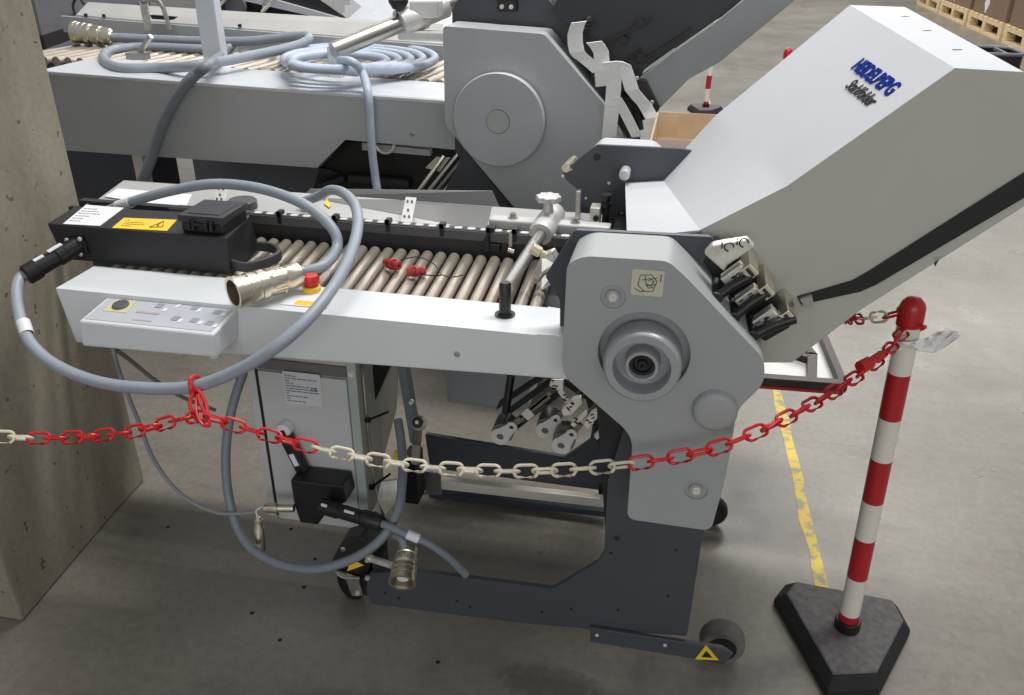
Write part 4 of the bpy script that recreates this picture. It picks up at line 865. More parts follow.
def band(t, b0, d, a, b, red, cap=False):
    r = .0228; l = d.length * (b - a); dn = d.normalized(); bm = nb()
    if cap: lathe(bm, b0 + d * a, dn, [(0, 0), (0, r + .0025), (l - .026, r + .0025), (l - .014, r * .95), (l - .005, r * .6), (l, 0)], 32); obj('cap', bm, 'redpaint', t, smooth=True)
    else: lathe(bm, b0 + d * a, dn, [(0, 0), (0, r), (l, r), (l, 0)], 32); obj('red_band' if red else 'white_band', bm, 'redpaint' if red else 'whitepaint', t, smooth=True)
FZ = [0.0, fz(851, 612), fz(859, 576), fz(866, 537), fz(873, 500), fz(882, 458), fz(890, 417), fz(901, 372), fz(913, 325), 1.0]
def build_bands(t, b0, d):
    # red foot, white, red, white, red, white up to the cap
    for a, b, red in ((0, FZ[1], True), (FZ[1], FZ[2], False), (FZ[2], FZ[3], True), (FZ[3], FZ[4], False), (FZ[4], FZ[5], True), (FZ[5], FZ[6], False), (FZ[6], FZ[7], True), (FZ[7], FZ[8], False)): band(t, b0, d, a, b, red)
    band(t, b0, d, FZ[8], 1.0, True, True)
build_bands(tpst, b0, dP)
for a, b, lab, top in ((.134, 7.85, 'distant red and white chain post on dark base behind the open cardboard box', Vector((.01, 0, .85))), (.507, 5.4, 'distant chain post, only its red cap showing over the white hood', Vector((.02, 0, .84)))):
    t, bb0, d = make_post('chain_post', lab, a, b, top, 'barrier posts'); build_bands(t, bb0, d)

def link_bm(Lh=.0215, Wh=.0108, r=.0029):
    pts = []
    s = Lh - Wh
    for i in range(9): t = -PI / 2 + PI * i / 8; pts.append(Vector((s + Wh * math.cos(t), Wh * math.sin(t), 0)))
    for i in range(9): t = PI / 2 + PI * i / 8; pts.append(Vector((-s + Wh * math.cos(t), Wh * math.sin(t), 0)))
    return tube(nb(), pts, r, 8, closed=True)
LINK = {}
def chain(name, label, path, cols, pitch=.0335, scale=1.0, start=0):
    pts = catmull([pt(e) for e in path], 14)
    cum = [0]
    for a, b in zip(pts, pts[1:]): cum.append(cum[-1] + (b - a).length)
    n = int(cum[-1] / pitch); t = thing(name, label, 'chain', min(pts, key=lambda p: p.z)); org = ORG[t.name]
    def at(s):
        for i in range(len(cum) - 1):
            if cum[i + 1] >= s: f = (s - cum[i]) / (cum[i + 1] - cum[i]); return pts[i].lerp(pts[i + 1], f)
        return pts[-1]
    for k in range(n + 1):
        s = k * pitch; p = at(s); d = (at(min(s + .01, cum[-1])) - at(max(s - .01, 0))).normalized()
        px = (R.transposed() @ (p - EYE)); sx = CX + px.x * F / -px.z
        mname = cols(sx)
        if mname not in LINK:
            LINK[mname] = obj('chain_link', link_bm(), mname, t, smooth=True).data
            o = [c for c in t.children][-1] if False else bpy.data.objects[[q.name for q in C.objects if q.data == LINK[mname]][0]]
        else:
            o = bpy.data.objects.new('chain_link', LINK[mname]); C.objects.link(o); o.parent = t
        view = (p - EYE).normalized(); w = d.cross(view).normalized(); n2 = w.cross(d).normalized()
        ang = (.2 if k % 2 == 0 else PI / 2 + .2) + math.sin(k * 1.7) * .15
        u = w * math.cos(ang) + n2 * math.sin(ang); v = d.cross(u)
        mt = Matrix((d, u, v)).transposed().to_4x4(); mt.translation = p - org
        o.matrix_basis = mt
    return t, pts
def cc(sx): return 'chainwhite' if (sx < 22 or 322 < sx < 634) else 'red'
chn, _ = chain('barrier_chain', 'red and white plastic chain sagging across the whole machine to the striped post',
    [(-260, 415, 'y', 1.02), (-120, 432, 'y', 1.07), (-40, 436, 'y', 1.10), (0, 437, 'y', 1.12), (60, 438, 'y', 1.14), (130, 432, 'y', 1.15), (196, 417, 'y', 1.16), (240, 427, 'y', 1.17), (300, 444, 'y', 1.18), (370, 459, 'y', 1.19), (450, 469, 'y', 1.20), (540, 471, 'y', 1.21), (630, 464, 'y', 1.225), (700, 452, 'y', 1.24), (745, 437, 'y', 1.255), (800, 411, 'y', 1.33), (850, 381, 'y', 1.45), (885, 354, 'y', 1.54), (903, 333, 'y', YPp - .028), (922, 328, 'y', YPp - .020)], cc)
# red tie loop that hangs chain from the hose
rt_ = thing('hook_loop', 'bright red plastic loop tying the chain up to the grey hose', 'loop', tuple(P(200, 420, y=1.16)))
bm = nb(); c = P(195, 386, y=1.219)
tube(bm, [c + Vector((math.sin(-.3) * 0 + .0025 * math.sin(i), .016 * math.cos(2 * PI * i / 16), .0185 * math.sin(2 * PI * i / 16))) for i in range(16)], .0045, 8, closed=True); obj('upper_ring', bm, 'red', rt_, smooth=True)
bm = nb(); tube(bm, catmull([P(194, 392, y=1.20), P(190, 405, y=1.18), P(197, 420, y=1.158), P(207, 418, y=1.158), P(206, 405, y=1.18), P(199, 391, y=1.20)], 6, True), .0036, 8, closed=True); obj('lower_loop', bm, 'red', rt_, smooth=True)
bm = nb(); tube(bm, catmull([P(198, 395, y=1.19), P(196, 410, y=1.165), P(202, 424, y=1.15), P(210, 424, y=1.15), P(201, 405, y=1.17)], 6, True), .0030, 8, closed=True); obj('small_loop', bm, 'red', rt_, smooth=True)
# second chain from the post going back under the hood
def cc2(sx): return 'chainwhite' if 865 < sx < 890 else 'red'
chain('barrier_chain', 'short chain with ivory links leading left from the striped post behind the hood',
    [(908, 308, 'y', YPp), (898, 313, 'y', YPp + .01), (885, 316, 'y', YPp + .03), (870, 318, 'y', YPp + .06), (855, 319, 'y', YPp + .12), (843, 318, 'y', YPp + .25), (832, 314, 'y', YPp + .4)], cc2, pitch=.036)
# quick link on chain
ql = thing('chain_coupler', 'thick red plastic coupler joining links beside the striped post', 'coupler', tuple(P(868, 364, y=1.49)))
bm = nb(); a, b = P(862, 368, y=1.475), P(882, 354, y=1.52); cyl(bm, a, b, .0085, 12); cyl(bm, a - Vector((.004, 0, 0)), a + (b - a) * .4, .0125, 12); obj('coupler_body', bm, 'red', ql, bevel=.002)
# plastic wrap scrap tied to post
pw_ = thing('plastic_wrap', 'crumpled clear plastic wrap tied to the striped post sticking out right', 'plastic wrap', tuple(P(925, 350, y=YPp - .03)))
bm = nb(); rnd = random.Random(11); g = []
top_ = [(898, 342), (912, 342), (925, 338), (938, 332), (952, 329), (958, 331)]; bot_ = [(898, 346), (910, 348), (922, 352), (934, 353), (948, 345), (959, 336)]
for i in range(len(top_) * 3 - 2):
    f = i / 3; k = min(int(f), len(top_) - 2); t = f - k; row = []
    for j in range(6):
        s = j / 5; a = [top_[k][q] * (1 - t) + top_[k + 1][q] * t for q in (0, 1)]; b = [bot_[k][q] * (1 - t) + bot_[k + 1][q] * t for q in (0, 1)]
        row.append(bm.verts.new(P(a[0] * (1 - s) + b[0] * s, a[1] * (1 - s) + b[1] * s, y=YPp - .035 + rnd.uniform(-.007, .007))))
    g.append(row)
for r1, r2 in zip(g, g[1:]):
    for j in range(5): bm.faces.new((r1[j], r1[j + 1], r2[j + 1], r2[j]))
o = obj('film_sheet', bm, 'film', pw_, smooth=True); s_ = o.modifiers.new('solid', 'SOLIDIFY'); s_.thickness = .001
bm = nb(); tube(bm, catmull([P(898, 343, y=YPp - .028), P(905, 343, y=YPp - .032), P(915, 343, y=YPp - .032)], 5), .004, 8); tube(bm, [P(896, 341, y=YPp - .03), P(901, 349, y=YPp - .03)], .005, 8); obj('twisted_knot', bm, 'white', pw_, smooth=True)

# ================================================================ FAR MACHINE
f2 = thing('folding_machine', 'larger grey folding machine behind, with big round disc on its cover and white straps', 'machine', (-1.2, 3.1, 0))
Y2 = 2.85
bp2 = PXZ([(39, 71), (443, 100), (470, 104), (470, 153), (455, 150), (345, 140), (317, 168), (60, 150)], Y2)
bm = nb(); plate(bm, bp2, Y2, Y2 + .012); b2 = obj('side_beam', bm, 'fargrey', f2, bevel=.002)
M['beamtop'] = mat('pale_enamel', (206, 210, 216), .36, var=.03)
zt2 = P(240, 86, y=Y2).z
tl = [P(39, 71, y=Y2), P(470, 103, y=Y2), P(470, 76, y=3.16), P(33, 50, y=3.16)]; z0_, z1_ = tl[0].z, tl[1].z
tl = [Vector((tl[0].x, Y2 - .003, z0_ + .002)), Vector((tl[1].x, Y2 - .003, z1_ + .002)), Vector((tl[1].x, 3.16, z1_ + .002)), Vector((tl[0].x, 3.16, z0_ + .002))]
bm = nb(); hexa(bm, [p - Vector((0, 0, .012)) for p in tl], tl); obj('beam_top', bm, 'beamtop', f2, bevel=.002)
for a, b in ((56, 106), (412, 134)): obj('screw', screw(nb(), P(a, b, y=Y2), r=.009), 'steel', b2)
# rollers
rf = None
for i in range(34):
    x = -2.72 + i * .056; L = .44
    if rf is None:
        bm = nb(); cyl(bm, (x, 3.17, 1.035), (x + .06, 3.17 + L, 1.035), .021, 16); rf = obj('roller', bm, 'roller', f2, smooth=True); bl = rf.location.copy()
    else:
        c = rf.copy(); C.objects.link(c); c.parent = f2; c.location = bl + Vector((i * .056, 0, -i * .0008))
bm = nb(); box(bm, -2.75, -.8, 3.15, 3.65, .97, 1.0); obj('roller_trough', bm, 'darker', f2)
# rear rails
ra = [P(60, 16, y=3.62), P(443, 46, y=3.62), P(443, 62, y=3.62), P(64, 32, y=3.62)]
bm = nb(); hexa(bm, ra, [p + Vector((0, .02, 0)) for p in ra]); rl = obj('guide_rail', bm, 'fargrey', f2)
ra = [P(76, 15, y=3.64), P(88, 2, y=3.74), P(443, 24, y=3.74), P(443, 44, y=3.64)]
bm = nb(); hexa(bm, ra, [p - Vector((0, 0, .015)) for p in ra]); obj('rail_cap', bm, mat('cream_enamel', (188, 187, 184), .45), f2)
bm = nb()
for a, b in ((86, 16.5), (240, 27), (104, 17)): lathe(bm, P(a, b, y=3.635), (0, 0, 1), [(0, 0), (0, .008), (.012, .008), (.012, 0)], 10)
obj('rail_screws', bm, 'black', rl)
# hinge bracket silver
v = [P(139, 2, y=3.58), P(147, 2, y=3.58), P(151, 31, y=3.58), P(145, 31, y=3.58)]; bm = nb(); hexa(bm, v, [p + Vector((0, .01, 0)) for p in v]); hb = obj('tall_bracket', bm, 'bright', f2)
bm = nb(); tube(bm, catmull([P(142, 2, y=3.57), P(155, 0, y=3.57), P(163, 8, y=3.57), P(170, 30, y=3.57)], 6), .010, 8); obj('bracket_arm', bm, 'steel', hb, smooth=True)
v = [P(150, 15, y=3.6), P(176, 17, y=3.6), P(172, 20, y=3.6), P(152, 19, y=3.6)]; bm = nb(); hexa(bm, v, [p + Vector((0, .02, .0)) for p in v]); obj('black_pad', bm, 'black', hb)
# upright grey post standing on beam
v0 = [P(192, -40, y=2.98), P(222, -40, y=2.98), P(226, 66, y=2.98), P(203, 66, y=2.98)]
z_ = tl[0].z * .5 + tl[1].z * .5
a, b = P(204, 64, z=1.036), P(228, 64, z=1.036)
bm = nb(); box(bm, a.x, b.x - .01, a.y, a.y + .05, 1.03, 1.55); obj('upright_post', bm, 'beamtop', f2, bevel=.003)
bm = nb(); box(bm, a.x - .02, b.x + .03, a.y - .03, a.y + .08, 1.03, 1.045); obj('post_base', bm, 'beamtop', f2, bevel=.004)
# T clamp handle on beam
bm = nb(); cyl(bm, P(140, 52, y=3.10), P(151, 36, y=3.10), .011); obox(bm, P(138, 56, y=3.08), (.04, 0, .0), (0, .02, 0), (0, 0, .012)); obj('toggle_clamp', bm, 'steel', f2)
# cover
YC2 = 2.66
cv2 = PXZ([(443, 26), (544, 34), (604, 104), (622, 135), (640, 200), (600, 330), (560, 330), (518, 212), (464, 148), (445, 124)], YC2)
bm = nb(); plate(bm, rounded(cv2, .012, 3), YC2, 2.80); cv2o = obj('side_cover', bm, 'fargrey', f2, bevel=.012, seg=3)
dc = P(498, 121, y=YC2 - .045)
bm = nb(); lathe(bm, (dc.x, YC2 + .001, dc.z), (0, -1, 0), [(0, 0), (0, .09), (.004, .09), (.008, .142), (.04, .146), (.046, .142), (.046, 0)], 64); ds = obj('round_disc', bm, 'fargrey', f2, smooth=True)
bm = nb(); lathe(bm, (dc.x - .001, YC2 - .0452, dc.z - .002), (0, -1, 0), [(0, 0), (0, .036), (.0012, .036), (.0012, 0)], 32); obj('disc_centre', bm, mat('disc_centre_grey', (170, 174, 172), .45), ds)
bm = nb(); lathe(bm, (dc.x, YC2 - .0452, dc.z - .002), (0, -1, 0), [(0, .0365), (0, .0375), (.0012, .0375), (.0012, .0365)], 32); obj('disc_groove', bm, 'darker', ds)
# dark plate behind cover
dp = PXZ([(452, 10), (470, -20), (530, -20), (556, 8), (580, 30), (640, 110), (640, 330), (560, 330), (455, 150)], 2.83)
bm = nb(); plate(bm, dp, 2.83, 2.845); dpl = obj('side_plate', bm, 'dark', f2)
q = P(508, 4, y=2.82); bm = nb(); obox(bm, q, (.03, 0, 0), (0, .02, 0), (0, 0, .02)); cyl(bm, q, q + Vector((.01, 0, .07)), .018); sc_ = obj('plate_clamp', bm, 'black', f2, bevel=.003)
bm = nb()
for s in (-.015, .015): lathe(bm, q + Vector((s, -.02, -.006)), (0, -1, 0), [(0, 0), (0, .007), (.006, .007), (.006, 0)], 10)
obj('clamp_screws', bm, 'bright', sc_)
# tilted hood of far machine
hp = PXZ([(640, 78), (676, 50), (716, 22), (748, -4), (800, -4), (720, 62), (689, 79), (655, 113), (648, 100)], 2.68)
bm = nb(); plate(bm, hp, 2.68, 2.70); hd2 = obj('hood_side_panel', bm, mat('hood_panel_grey', (152, 157, 160), .45), f2, bevel=.002)
hb2 = PXZ([(572, 28), (552, 10), (560, -6), (602, -6), (760, -6), (716, 20), (676, 48), (638, 78), (655, 112), (648, 118), (622, 130), (600, 95)], 2.72)
bm = nb(); plate(bm, hb2, 2.72, 3.4); hdk = obj('hood_body', bm, mat('dark_slate_panel', (44, 48, 56), .45), f2)
bm = nb()
for a, b, c_, d_ in ((590, 50, 650, 20), (640, 62, 690, 30), (602, 78, 640, 50)):
    p0, p1 = P(a, b, y=2.71), P(c_, d_, y=2.71); obox(bm, (p0 + p1) / 2, (p1 - p0) / 2, (0, .012, 0), (.004, 0, .007))
for a, b in ((624, 40), (641, 57), (640, 22)): lathe(bm, P(a, b, y=2.715), (0, -1, 0), [(0, 0), (0, .014), (.02, .014), (.02, 0)], 14)
obj('inner_bars', bm, 'black', hdk)
bm = nb(); p0, p1 = P(643, 72, y=2.67), P(674, 50, y=2.67); obox(bm, (p0 + p1) / 2, (p1 - p0) / 2, (0, .006, 0), (.002, 0, .006)); obj('bright_edge_strip', bm, 'sheet', hd2)
lb2 = PXZ([(632, 78), (646, 80), (655, 98), (660, 108), (652, 118), (640, 112), (634, 95)], 2.66)
bm = nb(); plate(bm, lb2, 2.65, 2.68); lt2 = obj('latch_plate', bm, 'black', f2, bevel=.002)
bm = nb()
for a, b in ((637, 78), (652, 102), (651, 105)): screw(bm, P(a, b, y=2.65), r=.006)
obj('latch_screws', bm, 'bright', lt2)
tp2 = [P(545, -10, y=2.9), P(600, -10, y=2.9), P(584, 13, y=2.9), P(556, 10, y=2.9)]
bm = nb(); hexa(bm, tp2, [p + Vector((0, .02, 0)) for p in tp2]); obj('pale_top_panel', bm, 'hoodside', f2)
# straps
for pth, w in (([(579, 22), (575, 34), (577, 52), (586, 60), (600, 72)], .022), ([(594, 42), (601, 52), (602, 70), (603, 86)], .022), ([(610, 62), (614, 80), (612, 105), (609, 137)], .022), ([(609, 62), (624, 66), (632, 90), (644, 104), (652, 118)], .02), ([(616, 98), (626, 115), (637, 137)], .016)):
    bm = nb(); ribbon(bm, catmull([P(a, b, y=2.60 + (.01 if i % 2 else 0)) for i, (a, b) in enumerate(pth)], 2), (w, 0, w * .15), .0015); obj('fabric_strap', bm, 'strap', f2)
bm = nb(); tube(bm, [P(582, 26, y=2.62), P(590, 20, y=2.64)], .014, 8); obj('strap_fitting', bm, 'black', f2)
bm = nb(); tube(bm, [P(617, 90, y=2.65), P(634, 96, y=2.66)], .02, 8); tube(bm, [P(634, 96, y=2.66), P(640, 130, y=2.65)], .012, 8); obj('strap_fitting', bm, 'black', f2)
bm = nb(); hexa(bm, PX := [P(585, 30, y=2.70), P(600, 45, y=2.70), P(640, 112, y=2.70), P(628, 140, y=2.70), P(605, 95, y=2.70)], [p + Vector((0, .02, 0)) for p in PX]); obj('hinge_plate', bm, 'black', f2)
# base legs and dark panels under the far beam
bm = nb()
a = P(30, 150, y=3.2); b = P(134, 155, y=3.2); box(bm, a.x, b.x, 3.2, 3.5, 0, .74); obj('cabinet_panel', bm, 'dark', f2)
for a, b, c_, d_ in ((64, 168, 128, 196),): pass
bm = nb(); a = P(140, 156, y=3.0); obox(bm, a, (.022, 0, 0), (0, .02, 0), (0, 0, .12)); obj('white_leg', bm, 'whitepaint', f2)
bm = nb(); box(bm, a.x - .06, a.x + .02, 2.98, 3.02, .0, .60); obj('leg', bm, 'dark', f2)
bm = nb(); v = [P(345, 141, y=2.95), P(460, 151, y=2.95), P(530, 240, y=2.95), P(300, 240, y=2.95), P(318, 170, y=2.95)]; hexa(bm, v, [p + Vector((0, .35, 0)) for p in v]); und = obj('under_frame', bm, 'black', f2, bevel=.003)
v = [P(362, 143, y=2.90), P(430, 150, y=2.90), P(430, 156, y=2.90), P(362, 150, y=2.90)]; bm = nb(); hexa(bm, v, [p + Vector((0, .03, 0)) for p in v]); ms = obj('mounting_shelf', bm, 'fargrey', f2)
bm = nb(); c = P(385, 146, y=2.885); tube(bm, [c + Vector((.035 * math.cos(t), 0, .035 * math.sin(t) + .01)) for t in [PI + i * PI / 10 for i in range(11)]], .006, 8); obj('shelf_hook', bm, 'bright', ms)
bm = nb(); v = [P(318, 168, y=2.93), P(330, 170, y=2.93), P(340, 174, y=2.93), P(318, 174, y=2.93)]; hexa(bm, v, [p + Vector((0, .02, 0)) for p in v]); cyl(bm, P(350, 178, y=2.93), P(410, 184, y=2.93), .02); cyl(bm, P(320, 186, y=2.92), P(345, 178, y=2.92), .014); obj('under_frame_rods', bm, 'darker', f2)
for i, (a, b, m_) in enumerate((((418, 192), (444, 156), 'nickel'), ((425, 196), (460, 152), 'steel'), ((432, 197), (466, 155), 'sheetdark'), ((440, 197), (470, 160), 'steel'), ((452, 190), (462, 181), 'sheet'))):
    bm = nb(); cyl(bm, P(*a, y=2.80), P(*b, y=2.84), .008 if i < 4 else .013, 10); obj('swing_arm', bm, m_, f2)
bm = nb(); v = [P(425, 168, y=2.86), P(436, 157, y=2.86), P(450, 158, y=2.86), P(440, 172, y=2.86)]; hexa(bm, v, [p + Vector((0, .01, 0)) for p in v]); obj('arm_knuckle', bm, 'bright', f2, bevel=.002)
bm = nb(); hexa(bm, V := [P(465, 150, y=2.72), P(516, 212, y=2.72), P(545, 260, y=2.72), P(470, 260, y=2.72), P(440, 200, y=2.72)], [p + Vector((0, .08, 0)) for p in V]); obj('lower_side_plate', bm, 'dark', f2)
bm = nb(); box(bm, -.75, -.2, 2.86, 3.5, 0, .62); obj('pedestal', bm, 'dark', f2)
bm = nb(); box(bm, -2.6, -.8, 3.18, 3.6, .80, .97); obj('conveyor_pan', bm, 'darker', f2)
# big clamp rod on far machine
p0, p1 = P(333, 51, y=2.98), P(462, -2, y=3.36)
d_ = p1 - p0
bm = nb(); cyl(bm, p0, p1, .031); rd2 = obj('clamp_rod', bm, 'steel', f2, smooth=True)
bm = nb(); lathe(bm, p0 + d_ * .5, d_, [(0, .031), (0, .048), (.03, .052), (.10, .052), (.11, .045), (.2, .045), (.2, .031)], 28); obj('clamp_collar', bm, 'alu', rd2, smooth=True)
q = p0 + d_ * .56; bm = nb(); obox(bm, q + Vector((.07, .02, .04)), (.05, .02, 0), (0, .03, 0), (0, 0, .03)); obox(bm, q + Vector((.06, .0, -.05)), (.09, 0, 0), (0, .03, 0), (0, 0, .016)); obj('clamp_block', bm, 'alu', rd2, bevel=.006)
bm = nb(); lathe(bm, q + Vector((-.02, -.03, .02)), (0, 0, 1), [(0, 0), (0, .010), (.02, .010), (.022, .022), (.045, .036), (.055, .036), (.06, .0)], 20); obj('black_knob', bm, 'black', rd2, smooth=True)
v = P(335, 68, y=3.02); bm = nb(); a = P(329, 76, z=1.035); box(bm, a.x, a.x + .05, a.y, a.y + .04, 1.03, 1.14); obj('rod_support', bm, 'bright', f2, bevel=.003)
# white bellows / film-covered rear parts
rear = thing('folding_machine', 'third pale machine at the top edge behind, draped in clear film', 'machine', (-1.3, 4.6, 0))
v = [P(300, -12, y=4.6), P(470, -12, y=4.6), P(450, 30, y=3.9), P(352, 24, y=3.9), P(330, 5, y=4.2)]
vt = [P(310, -16, y=4.7), P(480, -16, y=4.7), P(462, 36, y=3.82), P(350, 26, y=3.82)]
bm = nb(); hexa(bm, vt, [p - Vector((0, 0, .05)) for p in vt]); obj('film_covered_table', bm, 'beamtop', rear)
bm = nb(); g = []; rnd = random.Random(8)
for i in range(22):
    row = []
    for j in range(12):
        u, w = i / 21, j / 11; p = (vt[0] * (1 - u) + vt[1] * u) * (1 - w) + (vt[3] * (1 - u) + vt[2] * u) * w
        row.append(bm.verts.new(p + Vector((0, 0, .01 + .02 * rnd.random()))))
    g.append(row)
for r1, r2 in zip(g, g[1:]):
    for j in range(11): bm.faces.new((r1[j], r1[j + 1], r2[j + 1], r2[j]))
obj('clear_film', bm, mat('thin_clear_film', (225, 230, 235), .2, alpha=.35, bump=.8, bscale=20), rear, smooth=True)
v = [P(210, -14, y=3.95), P(300, -14, y=3.95), P(352, 22, y=3.95), P(340, 24, y=3.95), P(212, 14, y=3.95)]
bm = nb(); hexa(bm, v, [p + Vector((0, .3, 0)) for p in v]); dk = obj('dark_side_frame', bm, 'darker', rear)
for v_ in ([(240, 0), (262, -4), (346, 20), (338, 22)], [(263, -4), (272, 4), (262, 14)]):
    v = [P(a, b, y=3.93) for a, b in v_]; bm = nb(); hexa(bm, v, [p + Vector((0, .02, 0)) for p in v]); obj('pale_brace', bm, 'beamtop', rear)
bm = nb(); q = P(237, 6, y=3.93); lathe(bm, q, (0, -1, 0), [(0, 0), (0, .05), (.02, .05), (.02, 0)], 28); obj('round_end_cap', bm, 'slab', rear, smooth=True)
bm = nb(); tube(bm, [P(262, 12, y=3.90), P(280, -6, y=3.90)], .008, 8); tube(bm, [P(215, 10, y=3.90), P(232, -8, y=3.90)], .008, 8); obj('thin_pale_rod', bm, 'whitepaint', rear)
bm = nb(); box(bm, -2.6, -.6, 4.1, 5.6, 0, .95); obj('machine_body', bm, 'slab', rear)
# dark machine top-left behind the pillar
lf = thing('press_cabinet', 'slate grey machine housing with black skirting in the top left corner behind the pillar', 'machine', (-4.2, 5.2, 0))
a_, b_ = P(26, 17, z=.5), P(78, 3, z=.5)
dirv = (b_ - a_); dirv.z = 0; dn = dirv.normalized(); nn = Vector((-dn.y, dn.x, 0)); nn = nn if nn.y > 0 else -nn
A0 = a_ - dn * 1.6; A1 = b_ + dn * .3
def slabf(z0, z1, off, m, nm):
    p = [A0 - nn * off, A1 - nn * off, A1 + nn * .8, A0 + nn * .8]; p = [Vector((q.x, q.y, 0)) for q in p]
    bm = nb(); hexa(bm, [q + Vector((0, 0, z0)) for q in p], [q + Vector((0, 0, z1)) for q in p]); return obj(nm, bm, m, lf, bevel=.01)
slabf(.5, 1.5, .0, 'slab', 'housing'); slabf(.38, .5, -.02, 'black', 'skirting'); slabf(.26, .38, .03, 'slab', 'lower_panel'); slabf(0, .26, .02, 'black', 'plinth')
bm = nb(); tube(bm, catmull([P(75, 14, z=.6), P(73, 5, z=.8), P(78, -3, z=.9), P(84, 4, z=.85)], 6), .012, 8); obj('hanging_wire', bm, 'black', lf, smooth=True)
# far-machine hoses
t_, _ = hose('power_hose', 'grey hose with nickel connector stretched along the far conveyor rollers', 'hose',
    [(108, 37, 'y', 3.5), (150, 39, 'y', 3.52), (200, 41, 'y', 3.52), (250, 41, 'y', 3.52), (298, 36, 'y', 3.5), (309, 38, 'y', 3.44), (298, 45, 'y', 3.36), (260, 54, 'y', 3.2), (200, 65, 'y', 2.93), (160, 68, 'z', 1.062), (120, 68, 'z', 1.062), (104, 60, 'z', 1.062), (108, 52, 'z', 1.062), (125, 48, 'z', 1.062), (150, 47, 'z', 1.062), (200, 49, 'z', 1.062), (232, 48, 'z', 1.062)], .019, 'hose')
q0, q1 = P(113, 37, y=3.5), P(74, 32, y=3.48); nickel_plug(t_, q0, q1 - q0, (q1 - q0).length, .044, pins=False)
t_, _ = hose('power_hose', 'thick grey hose dropping down over the front of the far beam', 'hose',
    [(232, 44, 'z', 1.06), (222, 54, 'z', 1.06), (210, 64, 'y', 2.87), (196, 74, 'y', 2.82), (180, 92, 'y', 2.81), (165, 120, 'y', 2.81), (156, 145, 'y', 2.81), (147, 170, 'y', 2.80), (138, 190, 'y', 2.80), (128, 210, 'y', 2.8)], .020, 'hosedark')
coil = thing('hose_coil', 'pale blue hose coiled flat on the far conveyor under the clamp rod', 'hose', tuple(P(350, 60, z=1.05)))
pp_ = []
cc_ = P(358, 58, z=1.08)
for i in range(0, 5 * 20):
    t = i / 20 * 2 * PI + PI; k = i / 20; l_, r_ = 284 + 1.5 * k + 3 * math.sin(k * 2.2), 441 - 12 * k; yc = 58 + .9 * k; ry = 13 - 1.25 * k
    pp_.append(P((l_ + r_) / 2 + (r_ - l_) / 2 * math.cos(t), yc + ry * math.sin(t), z=1.066 + .010 * k * (1 - math.cos(t)) / 2 + .003 * k))
bm = nb(); tube(bm, catmull(pp_, 3), .0165, 10); obj('hose', bm, 'palehose', coil, smooth=True)
t_, _ = hose('power_hose', 'pale blue hose end hanging straight down over the far beam beside the clamp rod', 'hose',
    [(340, 60, 'z', 1.12), (352, 62, 'z', 1.13), (362, 72, 'y', 2.90), (368, 92, 'y', 2.82), (370, 120, 'y', 2.81), (372, 150, 'y', 2.81), (375, 175, 'y', 2.81), (378, 195, 'y', 2.80), (380, 215, 'y', 2.8)], .0145, 'palehose')

# ================================================================ BACKGROUND BOXES AND PALLETS
cbx = thing('cardboard_box', 'open brown cardboard box on the floor behind the folding machines', 'box', (0.0, 5.0, 0))
y0 = 5.6
def cbp(a, b, y=None, z=None): return P(a, b, y=y, z=z)
c0, c1 = P(640, 156, z=0), P(730, 162, z=0)
bx0, bx1, by0, by1, hh = P(650, 140, z=.3).x, P(650, 140, z=.3).x + .68, 5.0, 6.35, .3
bm = nb()
for w in ((bx0, bx1, by0, by0 + .012), (bx0, bx1, by1 - .012, by1), (bx0, bx0 + .012, by0, by1), (bx1 - .012, bx1, by0, by1)): box(bm, *w, 0.02, hh)
obj('walls', bm, 'card', cbx)
bm = nb(); box(bm, bx0 + .012, bx1 - .012, by0 + .012, by1 - .012, 0.0, .12); obj('bottom', bm, 'card', cbx)
bm = nb(); hexa(bm, [(bx0, by0 + .006, hh), (bx1, by0 + .006, hh), (bx1, by0 - .16, hh - .05), (bx0, by0 - .16, hh - .05)], [(bx0, by0 + .006, hh + .006), (bx1, by0 + .006, hh + .006), (bx1, by0 - .16, hh - .044), (bx0, by0 - .16, hh - .044)]); obj('flap', bm, 'card', cbx)
bm = nb(); box(bm, bx0 + .02, bx1 - .02, by0 + .45, by0 + .75, .12, .24); obj('tape_strip', bm, 'carddark', cbx)
def pallet(x, y, rot, label):
    t = thing('pallet', label, 'pallet', (x, y, 0), 'wooden pallets'); t.rotation_euler.z = rot
    def add(nm, *b):
        bm = nb(); box(bm, *[b[0] + x, b[1] + x, b[2] + y, b[3] + y, b[4], b[5]]); return obj(nm, bm, 'wood', t)
    for j in (0, .3575, .715):
        for i in (0, .55, 1.1): add('block', i, i + .1, j, j + .085, .022, .10)
        add('bottom_board', 0, 1.2, j, j + .085, 0, .022)
        add('stringer', 0, 1.2, j, j + .085, .10, .122)
    for k in range(7): add('deck_board', k * .178, k * .178 + .12, 0, .80, .122, .144)
    return t
g0, g1 = P(936, 13, z=0), P(1022, 52, z=0)
dv = (g1 - g0); dv.z = 0; rot = math.atan2(dv.y, dv.x); dn = dv.normalized()
print('pallet row', g0, g1, dv.length, rot)
plab = ('wooden pallet at the top edge, leftmost of the row and mostly cut off', 'wooden pallet second from the left in the distant row', 'wooden pallet third from the left under a carton with white tag', 'wooden pallet at the right edge of the photo under the largest carton')
perp = Vector((-dn.y, dn.x, 0))
step = dv.length / 2.6
sc = step / 1.28
PS = []
for i in range(4):
    q = g0 + dn * (step * (i - .9))
    t = pallet(q.x, q.y, rot, plab[i]); t.scale = (sc, sc, sc * 1.15); PS.append((t, q))
clab = ('brown carton on the leftmost distant pallet', 'brown carton on the second distant pallet', 'brown carton with white diamond tag on the third distant pallet', 'large brown carton with white diamond tag at the right edge')
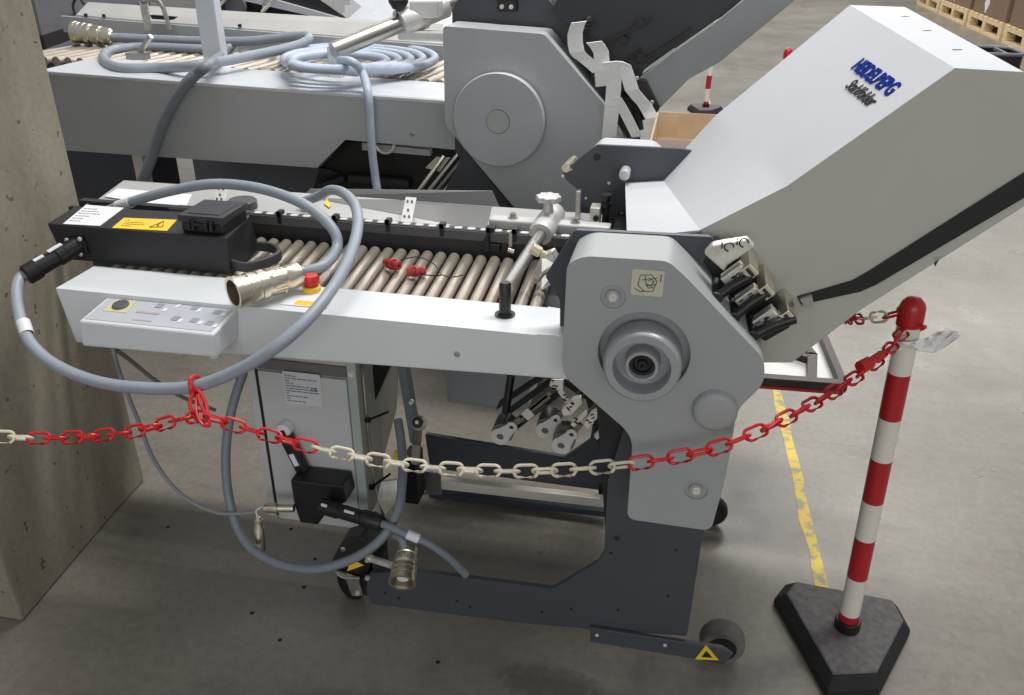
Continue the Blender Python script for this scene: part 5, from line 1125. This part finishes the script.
for i, (t, q) in enumerate(PS):
    c = thing('carton', clab[i], 'carton', (q.x, q.y, .144 * sc * 1.15), 'cartons on pallets'); c.rotation_euler.z = rot; c.scale = (sc, sc, sc)
    o = Vector((q.x, q.y, .144 * sc * 1.15)); bm = nb(); box(bm, o.x + .03, o.x + 1.17, o.y + .02, o.y + .78, o.z, o.z + .8); obj('carton_body', bm, 'brown', c, bevel=.01)
    if i >= 1:
        bm = nb(); d = [(o.x + .5, o.z + .21), (o.x + .42, o.z + .115), (o.x + .5, o.z + .02), (o.x + .58, o.z + .115)]; hexa(bm, [(a, o.y + .02, b) for a, b in d], [(a, o.y + .016, b) for a, b in d]); obj('white_tag', bm, 'paper', c)
# dark bin behind the hood
bn = thing('dark_bin', 'black open bin with rounded grey rim behind the hood at the right edge', 'bin', tuple(P(1000, 75, z=0)))
q = P(1001, 52, z=.35); bm = nb()
rim = rounded([(q.x - .42, q.y - .22), (q.x + .17, q.y - .22), (q.x + .17, q.y + .3), (q.x - .42, q.y + .3)], .12, 5)
inn = [(q.x - .06 + (a - q.x + .06) * .9, q.y + .04 + (b - q.y - .04) * .88) for a, b in rim]
n = len(rim); o_ = [bm.verts.new((a, b, 0)) for a, b in rim]; t_ = [bm.verts.new((a, b, .35)) for a, b in rim]; i_ = [bm.verts.new((a, b, .35)) for a, b in inn]; d_ = [bm.verts.new((a, b, .08)) for a, b in inn]
for k in range(n):
    j = (k + 1) % n; bm.faces.new((o_[k], o_[j], t_[j], t_[k])); bm.faces.new((t_[k], t_[j], i_[j], i_[k])); bm.faces.new((i_[k], i_[j], d_[j], d_[k]))
bm.faces.new(d_); bm.faces.new(o_[::-1]); obj('bin_body', bm, 'black', bn)
bm = nb(); tube(bm, [(a, b, .355) for a, b in rim], .018, 8, closed=True); obj('bin_rim', bm, 'slab', bn, smooth=True)
bm = nb(); box(bm, q.x + .0, q.x + .03, q.y - .2, q.y + .28, .33, .36); obj('bin_divider', bm, 'slab', bn)

# ================================================================ LIGHT
w = bpy.data.worlds.new('hall'); bpy.context.scene.world = w; w.use_nodes = True
w.node_tree.nodes['Background'].inputs[0].default_value = (.95, .97, 1.0, 1); w.node_tree.nodes['Background'].inputs[1].default_value = .34
def area(loc, size, power, col=(1, .98, .95), target=None):
    l = bpy.data.lights.new('ceiling_strip_or_fill_light', 'AREA'); l.shape = 'RECTANGLE'; l.size, l.size_y = size; l.energy = power; l.color = col
    o = bpy.data.objects.new('ceiling_strip_or_fill_light', l); C.objects.link(o); o.location = loc
    if target: o.rotation_euler = (Vector(target) - Vector(loc)).to_track_quat('-Z', 'Y').to_euler()
    return o
area((.7, 3.05, 6), (4.5, .45), 355)
area((.8, -4.5, 2.6), (5, 1.6), 95, target=(0, 1.5, .9))  # added fill from behind the camera to brighten upright faces, not a ceiling strip
area((-.5, 9.5, 6), (9, .6), 360)
area((2, 17, 6.5), (14, 1.5), 1000)
sc_ = bpy.context.scene
sc_.view_settings.view_transform = 'Standard'; sc_.view_settings.look = 'None'; sc_.view_settings.gamma = 1; sc_.view_settings.exposure = 0
sc_.view_settings.use_curve_mapping = False
